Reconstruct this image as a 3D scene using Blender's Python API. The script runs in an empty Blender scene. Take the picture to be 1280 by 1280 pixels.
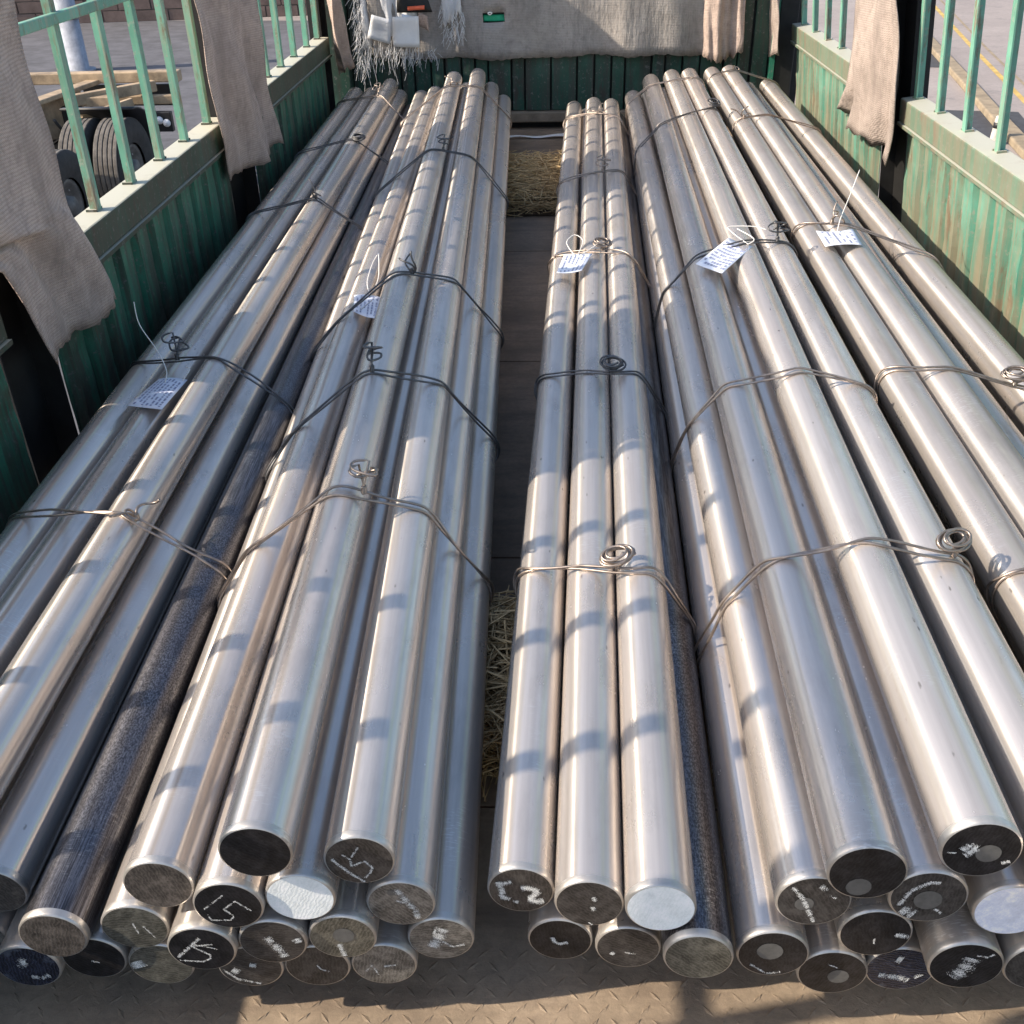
import bpy, bmesh, math, random
from mathutils import Vector, Matrix
random.seed(7)
scene = bpy.context.scene
COL = scene.collection
PI = math.pi

# ------------------------------------------------------------------ camera
cam_d = bpy.data.cameras.new("camera")
cam = bpy.data.objects.new("camera", cam_d)
COL.objects.link(cam)
cam_d.sensor_width = 36.0
cam_d.lens = 1274.88 / 1280 * 36.0
cam_d.clip_start = 0.05
cam_d.clip_end = 500
pitch, yaw, roll = math.radians(32.575), math.radians(2.534), math.radians(1.307)
cp, sp, cy, sy = math.cos(pitch), math.sin(pitch), math.cos(yaw), math.sin(yaw)
fw = Vector((-sy * cp, cy * cp, -sp)); ri = Vector((cy, sy, 0)); dn = fw.cross(ri)
cr, sr = math.cos(roll), math.sin(roll)
r2 = ri * cr + dn * sr; d2 = dn * cr - ri * sr
cam.matrix_world = Matrix(((r2.x, -d2.x, -fw.x, 0), (r2.y, -d2.y, -fw.y, 0), (r2.z, -d2.z, -fw.z, 1.55), (0, 0, 0, 1)))
scene.camera = cam

# ------------------------------------------------------------------ sky and sun
SUN_EL, SUN_AZ = 35.5, 12.4            # elevation; degrees behind the left side
el, az = math.radians(SUN_EL), math.radians(SUN_AZ)
sdir = Vector((-math.cos(el) * math.cos(az), -math.cos(el) * math.sin(az), math.sin(el)))
world = bpy.data.worlds.new("World"); scene.world = world; world.use_nodes = True
wn = world.node_tree.nodes; wl = world.node_tree.links; wn.clear()
sky = wn.new("ShaderNodeTexSky"); sky.sky_type = 'NISHITA'; sky.sun_disc = False
sky.sun_elevation = el; sky.sun_rotation = math.atan2(sdir.x, sdir.y) % (2 * PI)
sky.air_density = 1.0; sky.dust_density = 2.0; sky.ozone_density = 1.0
bg = wn.new("ShaderNodeBackground"); bg.inputs["Strength"].default_value = 0.15
wo = wn.new("ShaderNodeOutputWorld")
wl.new(sky.outputs[0], bg.inputs[0]); wl.new(bg.outputs[0], wo.inputs[0])
sun_d = bpy.data.lights.new("sun", 'SUN'); sun_d.energy = 4.3; sun_d.angle = math.radians(0.53)
sun_d.color = (1.0, 0.87, 0.71)
sun = bpy.data.objects.new("sun", sun_d); COL.objects.link(sun)
sun.rotation_euler = sdir.to_track_quat('Z', 'Y').to_euler(); sun.location = sdir * 30
scene.view_settings.view_transform = 'Standard'; scene.view_settings.look = 'None'
scene.view_settings.exposure = 0.80; scene.view_settings.gamma = 1.0
scene.view_settings.use_curve_mapping = False
scene.render.engine = 'CYCLES'
scene.cycles.max_bounces = 8; scene.cycles.sample_clamp_indirect = 6.0

# ------------------------------------------------------------------ helpers
def tag(o, label=None, cat=None, group=None, kind=None):
    if label: o["label"] = label
    if cat: o["category"] = cat
    if group: o["group"] = group
    if kind: o["kind"] = kind
    return o

def empty(name, loc=(0, 0, 0), rz=0.0):
    o = bpy.data.objects.new(name, None); COL.objects.link(o)
    o.location = loc; o.rotation_euler = (0, 0, rz); o.empty_display_size = 0.1
    return o

def mesh_obj(name, me, m, parent=None, loc=(0, 0, 0), rot=(0, 0, 0)):
    o = bpy.data.objects.new(name, me); COL.objects.link(o)
    if m is not None and len(me.materials) == 0: me.materials.append(m)
    o.location = loc; o.rotation_euler = rot
    if parent is not None: o.parent = parent
    return o

class MB:
    """collects shapes, builds ONE mesh object"""
    def __init__(self): self.v = []; self.f = []; self.s = []
    def add(self, verts, faces, smooth=False):
        b = len(self.v); self.v += [tuple(p) for p in verts]
        self.f += [tuple(i + b for i in fc) for fc in faces]; self.s += [smooth] * len(faces)
        return self
    def box(self, lo, hi, M=None):
        x0, y0, z0 = lo; x1, y1, z1 = hi
        vs = [Vector(p) for p in ((x0, y0, z0), (x1, y0, z0), (x1, y1, z0), (x0, y1, z0), (x0, y0, z1), (x1, y0, z1), (x1, y1, z1), (x0, y1, z1))]
        if M is not None: vs = [M @ p for p in vs]
        return self.add(vs, [(0, 3, 2, 1), (4, 5, 6, 7), (0, 1, 5, 4), (1, 2, 6, 5), (2, 3, 7, 6), (3, 0, 4, 7)])
    def bar(self, a, b, w, h, up=(0, 0, 1)):
        a = Vector(a); b = Vector(b); d = (b - a); L = d.length; d.normalize()
        s = d.cross(Vector(up)).normalized(); u = s.cross(d)
        M = Matrix(((s.x, d.x, u.x, a.x), (s.y, d.y, u.y, a.y), (s.z, d.z, u.z, a.z), (0, 0, 0, 1)))
        return self.box((-w / 2, 0, -h / 2), (w / 2, L, h / 2), M)
    def tube(self, pts, r, n=6, closed=False, cap=True):
        pts = [Vector(p) for p in pts]; N = len(pts)
        if N < 2: return self
        vs = []; prev = None
        for i, p in enumerate(pts):
            a = pts[i - 1] if (i > 0 or closed) else pts[i]
            b = pts[(i + 1) % N] if (i < N - 1 or closed) else pts[i]
            t = (b - a)
            if t.length < 1e-9: t = Vector((0, 0, 1))
            t.normalize()
            if prev is None:
                prev = t.orthogonal().normalized()
            nrm = (prev - t * prev.dot(t))
            if nrm.length < 1e-6: nrm = t.orthogonal()
            nrm.normalize(); prev = nrm; bn = t.cross(nrm)
            rr = r[i] if isinstance(r, (list, tuple)) else r
            for k in range(n):
                a_ = 2 * PI * k / n
                vs.append(p + nrm * (math.cos(a_) * rr) + bn * (math.sin(a_) * rr))
        fs = []
        for i in range(N if closed else N - 1):
            j = (i + 1) % N
            for k in range(n):
                l = (k + 1) % n
                fs.append((i * n + k, i * n + l, j * n + l, j * n + k))
        self.add(vs, fs, True)
        if cap and not closed:
            b = len(self.v) - len(vs)
            self.f.append(tuple(b + k for k in range(n))[::-1]); self.s.append(False)
            self.f.append(tuple(b + (N - 1) * n + k for k in range(n))); self.s.append(False)
        return self
    def lathe(self, prof, M=None, n=32, smooth=True):
        """profile of (radius, height) turned round local z"""
        vs = []
        for r, h in prof:
            for k in range(n):
                a = 2 * PI * k / n
                p = Vector((r * math.cos(a), r * math.sin(a), h)); vs.append(M @ p if M is not None else p)
        fs = []
        for i in range(len(prof) - 1):
            for k in range(n):
                l = (k + 1) % n
                fs.append((i * n + k, i * n + l, (i + 1) * n + l, (i + 1) * n + k))
        return self.add(vs, fs, smooth)
    def mesh(self, name):
        me = bpy.data.meshes.new(name); me.from_pydata(self.v, [], self.f); me.update()
        me.polygons.foreach_set("use_smooth", self.s)
        return me
    def build(self, name, m, parent=None, loc=(0, 0, 0), rot=(0, 0, 0), bevel=0.0, solid=0.0, auto=None):
        o = mesh_obj(name, self.mesh(name), m, parent, loc, rot)
        if solid:
            md = o.modifiers.new("thickness", 'SOLIDIFY'); md.thickness = solid; md.offset = 0
        if bevel:
            md = o.modifiers.new("edge", 'BEVEL'); md.width = bevel; md.segments = 2; md.limit_method = 'ANGLE'
        return o

# ------------------------------------------------------------------ materials
def newmat(name):
    m = bpy.data.materials.new(name); m.use_nodes = True
    nt = m.node_tree; b = nt.nodes["Principled BSDF"]
    return m, nt, b
def nd(nt, t, **kw):
    n = nt.nodes.new(t)
    for k, v in kw.items(): setattr(n, k, v)
    return n
def coords(nt, scale=(1, 1, 1), kind="Object", rand=False):
    tc = nd(nt, "ShaderNodeTexCoord"); mp = nd(nt, "ShaderNodeMapping"); mp.inputs["Scale"].default_value = scale
    nt.links.new(tc.outputs[kind], mp.inputs["Vector"])
    if rand:
        oi = nd(nt, "ShaderNodeObjectInfo"); mu = nd(nt, "ShaderNodeMath", operation='MULTIPLY'); mu.inputs[1].default_value = 37.0
        nt.links.new(oi.outputs["Random"], mu.inputs[0]); nt.links.new(mu.outputs[0], mp.inputs["Location"])
    return mp.outputs[0]
def noise(nt, vec, scale, detail=4, rough=0.6):
    n = nd(nt, "ShaderNodeTexNoise"); n.inputs["Scale"].default_value = scale; n.inputs["Detail"].default_value = detail
    n.inputs["Roughness"].default_value = rough
    nt.links.new(vec, n.inputs["Vector"]); return n.outputs["Fac"]
def ramp(nt, fac, stops):
    r = nd(nt, "ShaderNodeValToRGB"); e = r.color_ramp.elements
    while len(e) < len(stops): e.new(0.5)
    for el_, (p, c) in zip(e, stops):
        el_.position = p; el_.color = (c, c, c, 1) if isinstance(c, (int, float)) else (*c, 1)
    nt.links.new(fac, r.inputs[0]); return r.outputs[0]
def mix(nt, fac, a, b, blend='MIX'):
    m = nd(nt, "ShaderNodeMix", data_type='RGBA', blend_type=blend)
    for s, v in ((0, fac), (6, a), (7, b)):
        if isinstance(v, (int, float)): m.inputs[s].default_value = v
        elif isinstance(v, tuple): m.inputs[s].default_value = (*v, 1)
        else: nt.links.new(v, m.inputs[s])
    return m.outputs[2]
def bump(nt, b, h, strength=0.3, dist=0.01):
    n = nd(nt, "ShaderNodeBump"); n.inputs["Strength"].default_value = strength; n.inputs["Distance"].default_value = dist
    nt.links.new(h, n.inputs["Height"]); nt.links.new(n.outputs[0], b.inputs["Normal"])
def flat(name, col, rough=0.7, metal=0.0, var=0.25, vs=8.0, bmp=0.0):
    m, nt, b = newmat(name)
    v = coords(nt, rand=True); f = noise(nt, v, vs, 6, 0.65)
    lo = tuple(c * (1 - var) for c in col); hi = tuple(min(1, c * (1 + var)) for c in col)
    c = ramp(nt, f, [(0.3, lo), (0.7, hi)]); nt.links.new(c, b.inputs["Base Color"])
    b.inputs["Roughness"].default_value = rough; b.inputs["Metallic"].default_value = metal
    if bmp: bump(nt, b, noise(nt, v, vs * 6, 4), bmp, 0.004)
    return m

def steel(name, base, rough, aniso, spots=0.0, metal=0.8):
    m, nt, b = newmat(name)
    vec = coords(nt, (1, 1, 1), rand=True)
    st = noise(nt, coords(nt, (60, 1.2, 60), rand=True), 1.0, 4, 0.6)        # drawing streaks along the bar
    ring = noise(nt, coords(nt, (3, 160, 3), rand=True), 1.0, 3, 0.6)        # turning rings round the bar
    big = noise(nt, vec, 5.0, 5, 0.65)
    tint = noise(nt, coords(nt, (5, .9, 5), rand=True), 1.0, 3, 0.5)
    c = ramp(nt, st, [(0.25, tuple(x * .80 for x in base)), (0.75, tuple(min(1, x * 1.10) for x in base))])
    c = mix(nt, ramp(nt, tint, [(0.45, 0.0), (0.72, .35)]), c, (base[0] * .98, base[1] * .88, base[2] * .84))
    c = mix(nt, ramp(nt, tint, [(0.24, .30), (0.44, 0.0)]), c, (base[0] * .88, base[1] * .90, base[2] * .96))
    dirt = noise(nt, coords(nt, (40, 9, 40), rand=True), 1.0, 8, 0.75)
    c = mix(nt, ramp(nt, dirt, [(0.64, 0.0), (0.76, .35)]), c, (.16, .15, .14))
    grime = noise(nt, coords(nt, (9, 2.4, 9), rand=True), 1.0, 7, 0.7)
    gf = ramp(nt, grime, [(0.50, 0.0), (0.72, .45)])
    c = mix(nt, gf, c, (.30, .28, .26))
    vo = nd(nt, "ShaderNodeTexVoronoi", feature='F1'); vo.inputs["Scale"].default_value = 1.0
    nt.links.new(coords(nt, (30, 10, 30), rand=True), vo.inputs["Vector"])
    vn = noise(nt, coords(nt, (120, 60, 120), rand=True), 1.0, 4, .7)
    vm = nd(nt, "ShaderNodeMath", operation='MULTIPLY_ADD'); vm.inputs[1].default_value = .22
    nt.links.new(vn, vm.inputs[0]); nt.links.new(vo.outputs["Distance"], vm.inputs[2])
    c = mix(nt, ramp(nt, vm.outputs[0], [(0.135, .6), (0.19, 0.0)]), c, (.10, .08, .065))
    scr = noise(nt, coords(nt, (70, 420, 70), rand=True), 1.0, 2, .5)
    scm = noise(nt, coords(nt, (8, 5, 8), rand=True), 1.0, 4, .6)
    sc_f = mix(nt, ramp(nt, scm, [(0.56, 0.0), (0.66, 1.0)]), (0, 0, 0), ramp(nt, scr, [(0.56, 0.0), (0.62, .45)]))
    c = mix(nt, sc_f, c, (.80, .79, .76))
    if spots:
        s1 = noise(nt, coords(nt, (1, .025, 1), rand=True), 520.0, 5, 0.75)
        s2 = noise(nt, coords(nt, (1, .45, 1), rand=True), 420.0, 3, 0.7)
        wh = noise(nt, coords(nt, (3, 1.2, 3), rand=True), 1.0, 3, 0.6)
        sn = mix(nt, ramp(nt, wh, [(0.44, 0.0), (0.58, 1.0)]), s1, s2)
        sf = ramp(nt, sn, [(0.43, spots), (0.60, 0.0)])
        c = mix(nt, sf, c, (.040, .038, .042))
        bump(nt, b, sn, 0.35, 0.0012)
    else:
        bump(nt, b, mix(nt, 0.5, ring, st), 0.10, 0.0015)
    nt.links.new(c, b.inputs["Base Color"])
    b.inputs["Metallic"].default_value = metal
    r = ramp(nt, big, [(0.3, rough * .85), (0.7, rough * 1.2)]); r = mix(nt, gf, r, (.42, .42, .42))
    nt.links.new(r, b.inputs["Roughness"])
    b.inputs["Anisotropic"].default_value = aniso
    cx = nd(nt, "ShaderNodeCombineXYZ"); cx.inputs[1].default_value = 1.0
    vt = nd(nt, "ShaderNodeVectorTransform", vector_type='VECTOR', convert_from='OBJECT', convert_to='WORLD')
    nt.links.new(cx.outputs[0], vt.inputs[0]); nt.links.new(vt.outputs[0], b.inputs["Tangent"])
    return m

def cut_end(name, col, rough=0.45, metal=0.55, saw=0.5, lo=.45, patch=0.0, patch_col=(.5, .48, .45)):
    """sawn end of a bar: fine saw lines, dull stains"""
    m, nt, b = newmat(name)
    v = coords(nt, rand=True)
    lines = nd(nt, "ShaderNodeTexWave"); lines.inputs["Scale"].default_value = 58.0; lines.inputs["Distortion"].default_value = 7.0
    lines.inputs["Detail"].default_value = 3.0; lines.inputs["Detail Scale"].default_value = 2.0
    mp = nd(nt, "ShaderNodeMapping"); mp.inputs["Rotation"].default_value = (0, 0.5, 0)
    nt.links.new(v, mp.inputs[0]); nt.links.new(mp.outputs[0], lines.inputs[0])
    f = noise(nt, v, 42, 8, 0.78)
    c = ramp(nt, f, [(0.36, tuple(x * lo for x in col)), (0.5, col), (0.64, tuple(min(1, x * 2.0) for x in col))])
    c = mix(nt, ramp(nt, lines.outputs[1], [(0.45, 0.0), (0.95, 0.75 * saw)]), c, tuple(min(1, x * 2.6 + .05) for x in col))
    if patch:
        pf = noise(nt, v, 19, 4, 0.6)
        c = mix(nt, ramp(nt, pf, [(0.56, 0.0), (0.62, patch)]), c, patch_col)
    nt.links.new(c, b.inputs["Base Color"]); b.inputs["Metallic"].default_value = metal
    b.inputs["Roughness"].default_value = rough
    bump(nt, b, lines.outputs[1], 0.25 * saw + .05, 0.001)
    return m

def painted(name, paint, rust, wear=0.45, dirt=(.33, .28, .20), low_dirt=0.0, rough=0.55, top=None):
    """old truck paint: faded coat with vertical runs of rust and dust"""
    m, nt, b = newmat(name)
    v = coords(nt)
    f1 = noise(nt, v, 3.0, 6, 0.65)
    c = ramp(nt, f1, [(0.3, tuple(x * .72 for x in paint)), (0.5, paint), (0.72, tuple(min(1, x * 1.25 + .03) for x in paint))])
    runs = noise(nt, coords(nt, (22, 22, 1.1)), 1.0, 6, 0.7)
    c = mix(nt, ramp(nt, runs, [(wear, 0.0), (wear + .16, .75)]), c, dirt)
    rr = noise(nt, coords(nt, (14, 14, 3.5)), 1.0, 8, 0.75)
    c = mix(nt, ramp(nt, rr, [(0.545, 0.0), (0.64, .85)]), c, rust)
    chips = noise(nt, v, 46, 6, 0.7)
    c = mix(nt, ramp(nt, chips, [(0.575, 0.0), (0.64, .75)]), c, tuple(x * .6 + .12 for x in dirt))
    if low_dirt:
        sx = nd(nt, "ShaderNodeSeparateXYZ"); nt.links.new(v, sx.inputs[0])
        ad = nd(nt, "ShaderNodeMath", operation='MULTIPLY_ADD'); ad.inputs[1].default_value = -1.6; ad.inputs[2].default_value = .98
        nt.links.new(sx.outputs[2], ad.inputs[0])
        mu = nd(nt, "ShaderNodeMath", operation='MULTIPLY_ADD'); mu.inputs[1].default_value = 1.3; mu.inputs[2].default_value = -.62
        nt.links.new(runs, mu.inputs[0])
        sm = nd(nt, "ShaderNodeMath", operation='ADD'); nt.links.new(ad.outputs[0], sm.inputs[0]); nt.links.new(mu.outputs[0], sm.inputs[1])
        c = mix(nt, ramp(nt, sm.outputs[0], [(0.45, 0.0), (0.95, low_dirt)]), c, dirt)
    if top:
        gn = nd(nt, "ShaderNodeNewGeometry"); sz = nd(nt, "ShaderNodeSeparateXYZ"); nt.links.new(gn.outputs["Normal"], sz.inputs[0])
        du = nd(nt, "ShaderNodeMath", operation='MULTIPLY_ADD'); du.inputs[1].default_value = 1.0; nt.links.new(sz.outputs[2], du.inputs[0])
        mu2 = nd(nt, "ShaderNodeMath", operation='MULTIPLY'); mu2.inputs[1].default_value = -.35; nt.links.new(rr, mu2.inputs[0]); nt.links.new(mu2.outputs[0], du.inputs[2])
        c = mix(nt, ramp(nt, du.outputs[0], [(0.55, 0.0), (0.8, .9)]), c, top)
    nt.links.new(c, b.inputs["Base Color"]); b.inputs["Roughness"].default_value = rough
    bump(nt, b, chips, 0.25, 0.002)
    return m

def cloth(name, col, scale=260.0):
    m, nt, b = newmat(name)
    v = coords(nt)
    w1 = nd(nt, "ShaderNodeTexWave", bands_direction='Z'); w1.inputs["Scale"].default_value = scale * .13; w1.inputs["Distortion"].default_value = 1.5
    w2 = nd(nt, "ShaderNodeTexWave", bands_direction='DIAGONAL'); w2.inputs["Scale"].default_value = scale * .33; w2.inputs["Distortion"].default_value = 1.5
    nt.links.new(v, w1.inputs[0]); nt.links.new(v, w2.inputs[0])
    f = noise(nt, v, 4.0, 8, 0.72); g = noise(nt, v, 30.0, 6, 0.7)
    c = ramp(nt, f, [(0.28, tuple(x * .62 for x in col)), (0.5, col), (0.75, tuple(min(1, x * 1.28) for x in col))])
    c = mix(nt, ramp(nt, g, [(0.5, 0.0), (0.68, .6)]), c, tuple(x * .55 for x in col))
    wv = mix(nt, 0.5, w1.outputs[0], w2.outputs[0])
    c = mix(nt, ramp(nt, wv, [(0.2, .5), (0.6, 0.0)]), c, tuple(x * .5 for x in col))
    nt.links.new(c, b.inputs["Base Color"]); b.inputs["Roughness"].default_value = 0.9
    b.inputs["Specular IOR Level"].default_value = 0.2
    cr1 = noise(nt, coords(nt, (9, 9, 1.6)), 1.0, 5, .65)
    b1 = nd(nt, "ShaderNodeBump"); b1.inputs["Strength"].default_value = .9; b1.inputs["Distance"].default_value = .03
    nt.links.new(cr1, b1.inputs["Height"])
    b2 = nd(nt, "ShaderNodeBump"); b2.inputs["Strength"].default_value = .7; b2.inputs["Distance"].default_value = .004
    nt.links.new(mix(nt, 0.6, g, wv), b2.inputs["Height"]); nt.links.new(b1.outputs[0], b2.inputs["Normal"])
    nt.links.new(b2.outputs[0], b.inputs["Normal"])
    st = noise(nt, coords(nt, (7, 7, 1.3)), 1.0, 6, .7)
    c = mix(nt, ramp(nt, st, [(0.52, 0.0), (0.70, .5)]), c, tuple(x * .45 for x in col)); nt.links.new(c, b.inputs["Base Color"])
    return m

M = {}
M['steel'] = steel("bright_steel", (.665, .61, .56), .23, .98, metal=.67)
M['steel_dull'] = steel("worn_steel", (.58, .535, .49), .29, .96, metal=.66)
M['steel_rough'] = steel("scaled_steel", (.20, .20, .225), .32, .7, spots=.88)
M['steel_lip'] = steel("turned_lip", (.56, .54, .51), .40, .2, metal=.75)
M['e_black'] = cut_end("cut_black", (.022, .021, .023), .36, .5, saw=.12)
M['e_dark'] = cut_end("cut_dark", (.055, .051, .049), .42, .5, saw=.25, patch=.4, patch_col=(.13, .125, .12))
M['e_brown'] = cut_end("cut_brown", (.115, .098, .085), .5, .5, saw=.25)
M['e_olive'] = cut_end("cut_olive", (.125, .12, .10), .45, .55, saw=.3)
M['e_grey'] = cut_end("cut_grey", (.155, .15, .14), .45, .55, saw=.35, patch=.5, patch_col=(.07, .065, .06))
M['e_blue'] = cut_end("cut_blue_black", (.022, .026, .045), .22, .5, patch=.5, patch_col=(.18, .21, .27))
M['e_white'] = cut_end("cut_white", (.86, .90, .89), .6, .0, saw=.25, lo=.86)
M['e_pale'] = cut_end("cut_pale_blue", (.74, .78, .92), .5, .1, saw=.12, lo=.86)
M['spot'] = flat("grey_core_spot", (.15, .15, .145), .5, .4, .2, 60)
M['chalk'] = flat("white_chalk", (.85, .85, .82), .95, 0, .15, 200)
M['wire'] = flat("tie_wire", (.32, .27, .235), .38, .85, .3, 50)
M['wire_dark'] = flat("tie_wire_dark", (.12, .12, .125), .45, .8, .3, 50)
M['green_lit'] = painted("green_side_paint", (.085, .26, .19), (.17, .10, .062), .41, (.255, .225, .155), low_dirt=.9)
M['green_dark'] = painted("green_side_paint_dirty_shaded", (.026, .15, .092), (.085, .055, .038), .43, (.050, .043, .034), low_dirt=.95)  # left panels: same paint, its shade put into the colour along with dirt
M['green_bar'] = painted("green_bar_paint", (.145, .35, .26), (.20, .13, .085), .50, (.34, .33, .25))
M['green_deep'] = painted("green_post_paint", (.020, .17, .105), (.08, .06, .045), .6, (.10, .09, .07))
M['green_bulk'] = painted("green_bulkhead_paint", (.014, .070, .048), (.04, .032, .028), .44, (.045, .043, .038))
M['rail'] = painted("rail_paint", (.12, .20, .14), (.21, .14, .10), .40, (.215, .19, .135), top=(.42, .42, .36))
M['rail_dark'] = painted("rail_paint_shaded", (.022, .062, .040), (.06, .042, .03), .40, (.060, .054, .040), top=(.50, .49, .41))  # left rails: same rail paint, sides darkened by painted-in shade
M['black_steel'] = flat("black_post", (.018, .018, .018), .6, .2, .4, 12)
M['burlap'] = cloth("woven_tarp", (.50, .395, .34))
M['burlap_sun'] = cloth("sunlit_tarp", (.40, .335, .295))  # same weave, colour lowered to offset the sun on the right-hand strips
M['burlap_grey'] = cloth("grey_tarp", (.38, .35, .325))
M['plastic'] = flat("frayed_plastic", (.74, .75, .77), .6, 0, .14, 9, .5)
M['paper'] = flat("paper", (.80, .80, .80), .8, 0, .06, 14)
M['tag_paper'] = flat("tag_paper", (.72, .77, .88), .6, 0, .04, 20)
M['ink'] = flat("print_ink", (.27, .30, .44), .7, 0, .3, 60)
M['string'] = flat("white_string", (.82, .80, .76), .7, 0, .08, 40)
M['orange'] = flat("orange_plastic", (.85, .16, .07), .5, 0, .1, 30)
M['green_plastic'] = flat("green_plastic", (.01, .42, .22), .5, 0, .2, 40)
M['straw'] = flat("straw", (.54, .39, .20), .75, 0, .5, 26)
M['straw_core'] = flat("straw_core", (.09, .06, .035), .95, 0, .5, 30, .8)
M['wood'] = flat("sill_wood", (.20, .165, .125), .8, 0, .35, 9, .4)
M['beige'] = flat("chassis_paint", (.33, .245, .155), .65, 0, .5, 5)
M['rubber'] = flat("tyre_rubber", (.030, .029, .028), .85, 0, .4, 12, .2)
M['rubber_dusty'] = flat("tyre_tread_dust", (.11, .10, .09), .9, 0, .4, 12, .2)
M['black'] = flat("black_plastic", (.012, .012, .014), .5, 0, .3, 8)
M['steel_grey'] = flat("grey_metal", (.30, .30, .31), .5, .4, .25, 8)
M['rim'] = flat("dirty_rim", (.13, .125, .12), .6, .4, .4, 9)
M['yellow'] = flat("yellow_road_paint", (.45, .31, .09), .8, 0, .4, 5)
M['ochre'] = flat("worn_kerb_paint", (.25, .20, .135), .85, 0, .3, 5)
M['asphalt'] = flat("dark_yard_asphalt", (.085, .086, .098), .9, 0, .35, 2.5, .4)
M['brick'] = flat("brown_brick", (.15, .105, .09), .9, 0, .35, 3, .3)
M['mortar'] = flat("mortar", (.16, .14, .13), .95, 0, .2, 5)
M['pole'] = flat("white_pole_paint", (.26, .28, .33), .7, 0, .3, 7)
M['concrete_post'] = flat("concrete", (.42, .40, .36), .9, 0, .2, 20, .3)
M['patch'] = flat("painted_shadow", (.045, .047, .055), .9, 0, .25, 9, .4)  # flat dark tone for shadows painted on the yard

def ground_mat():
    m, nt, b = newmat("yard_paving")
    v = coords(nt); f = noise(nt, v, .35, 8, 0.7); g = noise(nt, v, 14.0, 8, .75); s = noise(nt, v, 2.2, 7, .7)
    c = ramp(nt, f, [(0.3, (.24, .21, .20)), (0.7, (.34, .30, .285))])
    c = mix(nt, ramp(nt, g, [(0.35, .35), (0.6, 0.0)]), c, (.15, .14, .14))
    c = mix(nt, ramp(nt, s, [(0.56, 0.0), (0.70, .5)]), c, (.12, .115, .12))
    nt.links.new(c, b.inputs["Base Color"]); b.inputs["Roughness"].default_value = .92
    bump(nt, b, g, .4, .01); return m
M['ground'] = ground_mat()

def floor_mat(name, dust, dark, amt):
    m, nt, b = newmat(name)
    v = coords(nt); f = noise(nt, v, 5.0, 8, 0.7); g = noise(nt, v, 60.0, 6, .75); s = noise(nt, coords(nt, (3, 14, 3)), 1.0, 6, .7)
    c = ramp(nt, f, [(0.3, tuple(x * .7 for x in dust)), (0.7, tuple(x * 1.2 for x in dust))])
    c = mix(nt, ramp(nt, s, [(0.5 - amt, 0.0), (0.72, .8)]), c, dark)
    c = mix(nt, ramp(nt, g, [(0.3, .5), (0.55, 0.0)]), c, tuple(x * .5 for x in dust))
    nt.links.new(c, b.inputs["Base Color"]); b.inputs["Roughness"].default_value = .85
    bump(nt, b, g, .5, .003); return m
M['floor_dust'] = floor_mat("dusty_floor_plate", (.31, .24, .17), (.15, .11, .08), 0.03)
M['floor_dark'] = floor_mat("dark_floor_plate", (.26, .195, .14), (.13, .10, .075), .05)

# ------------------------------------------------------------------ ground outside the truck
G = -1.67
g = MB().add([(-220, -120, G), (220, -120, G), (220, 320, G), (-220, 320, G)], [(0, 1, 2, 3)])
ground = tag(g.build("ground", M['ground']), "grey concrete yard around the truck", kind="structure")
ap = MB().add([(-60, -20, G + .004), (-2.6, -20, G + .004), (-2.6, 26.9, G + .004), (-60, 35, G + .004)], [(0, 1, 2, 3)])
tag(ap.build("asphalt_yard", M['asphalt']), "dark asphalt on the left side of the truck", kind="structure")
def marking(name, pts, w, z, m):
    b = MB(); 
    for (x0, y0), (x1, y1) in zip(pts[:-1], pts[1:]):
        d = Vector((x1 - x0, y1 - y0, 0)).normalized(); s = Vector((-d.y, d.x, 0)) * w / 2
        a = Vector((x0, y0, z)); c = Vector((x1, y1, z))
        b.add([a - s, c - s, c + s, a + s], [(0, 1, 2, 3)])
    return b.build(name, m, ground)
marking("painted_line", [(6.15, 11.0), (7.05, 16.0), (8.1, 21.5), (10.2, 32)], .09, G + .004, M['yellow'])
marking("painted_line", [(6.40, 11.0), (7.30, 16.0), (8.35, 21.5), (10.5, 32)], .05, G + .008, M['ochre'])
k = MB(); kp = [(5.55, 11.0), (6.25, 15.2), (6.75, 18.0), (7.6, 23.0), (9.2, 31)]
for a, b_ in zip(kp[:-1], kp[1:]): k.bar((a[0], a[1], G + .05), (b_[0], b_[1], G + .05), .22, .10)
tag(k.build("kerb", M['ochre'], bevel=.02), "low kerb with worn ochre paint beside the right side of the truck", kind="structure")
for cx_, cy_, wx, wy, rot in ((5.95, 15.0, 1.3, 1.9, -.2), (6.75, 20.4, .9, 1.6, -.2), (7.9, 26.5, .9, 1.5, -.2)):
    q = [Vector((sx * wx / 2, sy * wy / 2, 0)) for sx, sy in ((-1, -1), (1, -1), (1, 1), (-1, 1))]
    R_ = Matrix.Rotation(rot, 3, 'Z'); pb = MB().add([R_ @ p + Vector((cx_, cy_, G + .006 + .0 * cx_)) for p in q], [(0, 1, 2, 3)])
    pb.build("shadow_patch", M['patch'], ground)  # cast shadow laid on the paving as a dark quad
bo = empty("bollard", (5.75, 13.9, G))
MB().lathe([(0, 0), (.075, 0), (.07, .05), (.055, .30), (.05, .34), (0, .36)], n=16).build("post", M['concrete_post'], bo)
MB().lathe([(.057, .2), (.062, .2), (.062, .27), (.056, .27)], n=16).build("band", M['black'], bo)
tag(bo, "short pale bollard on the yard beyond the right fence", "bollard")

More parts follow.
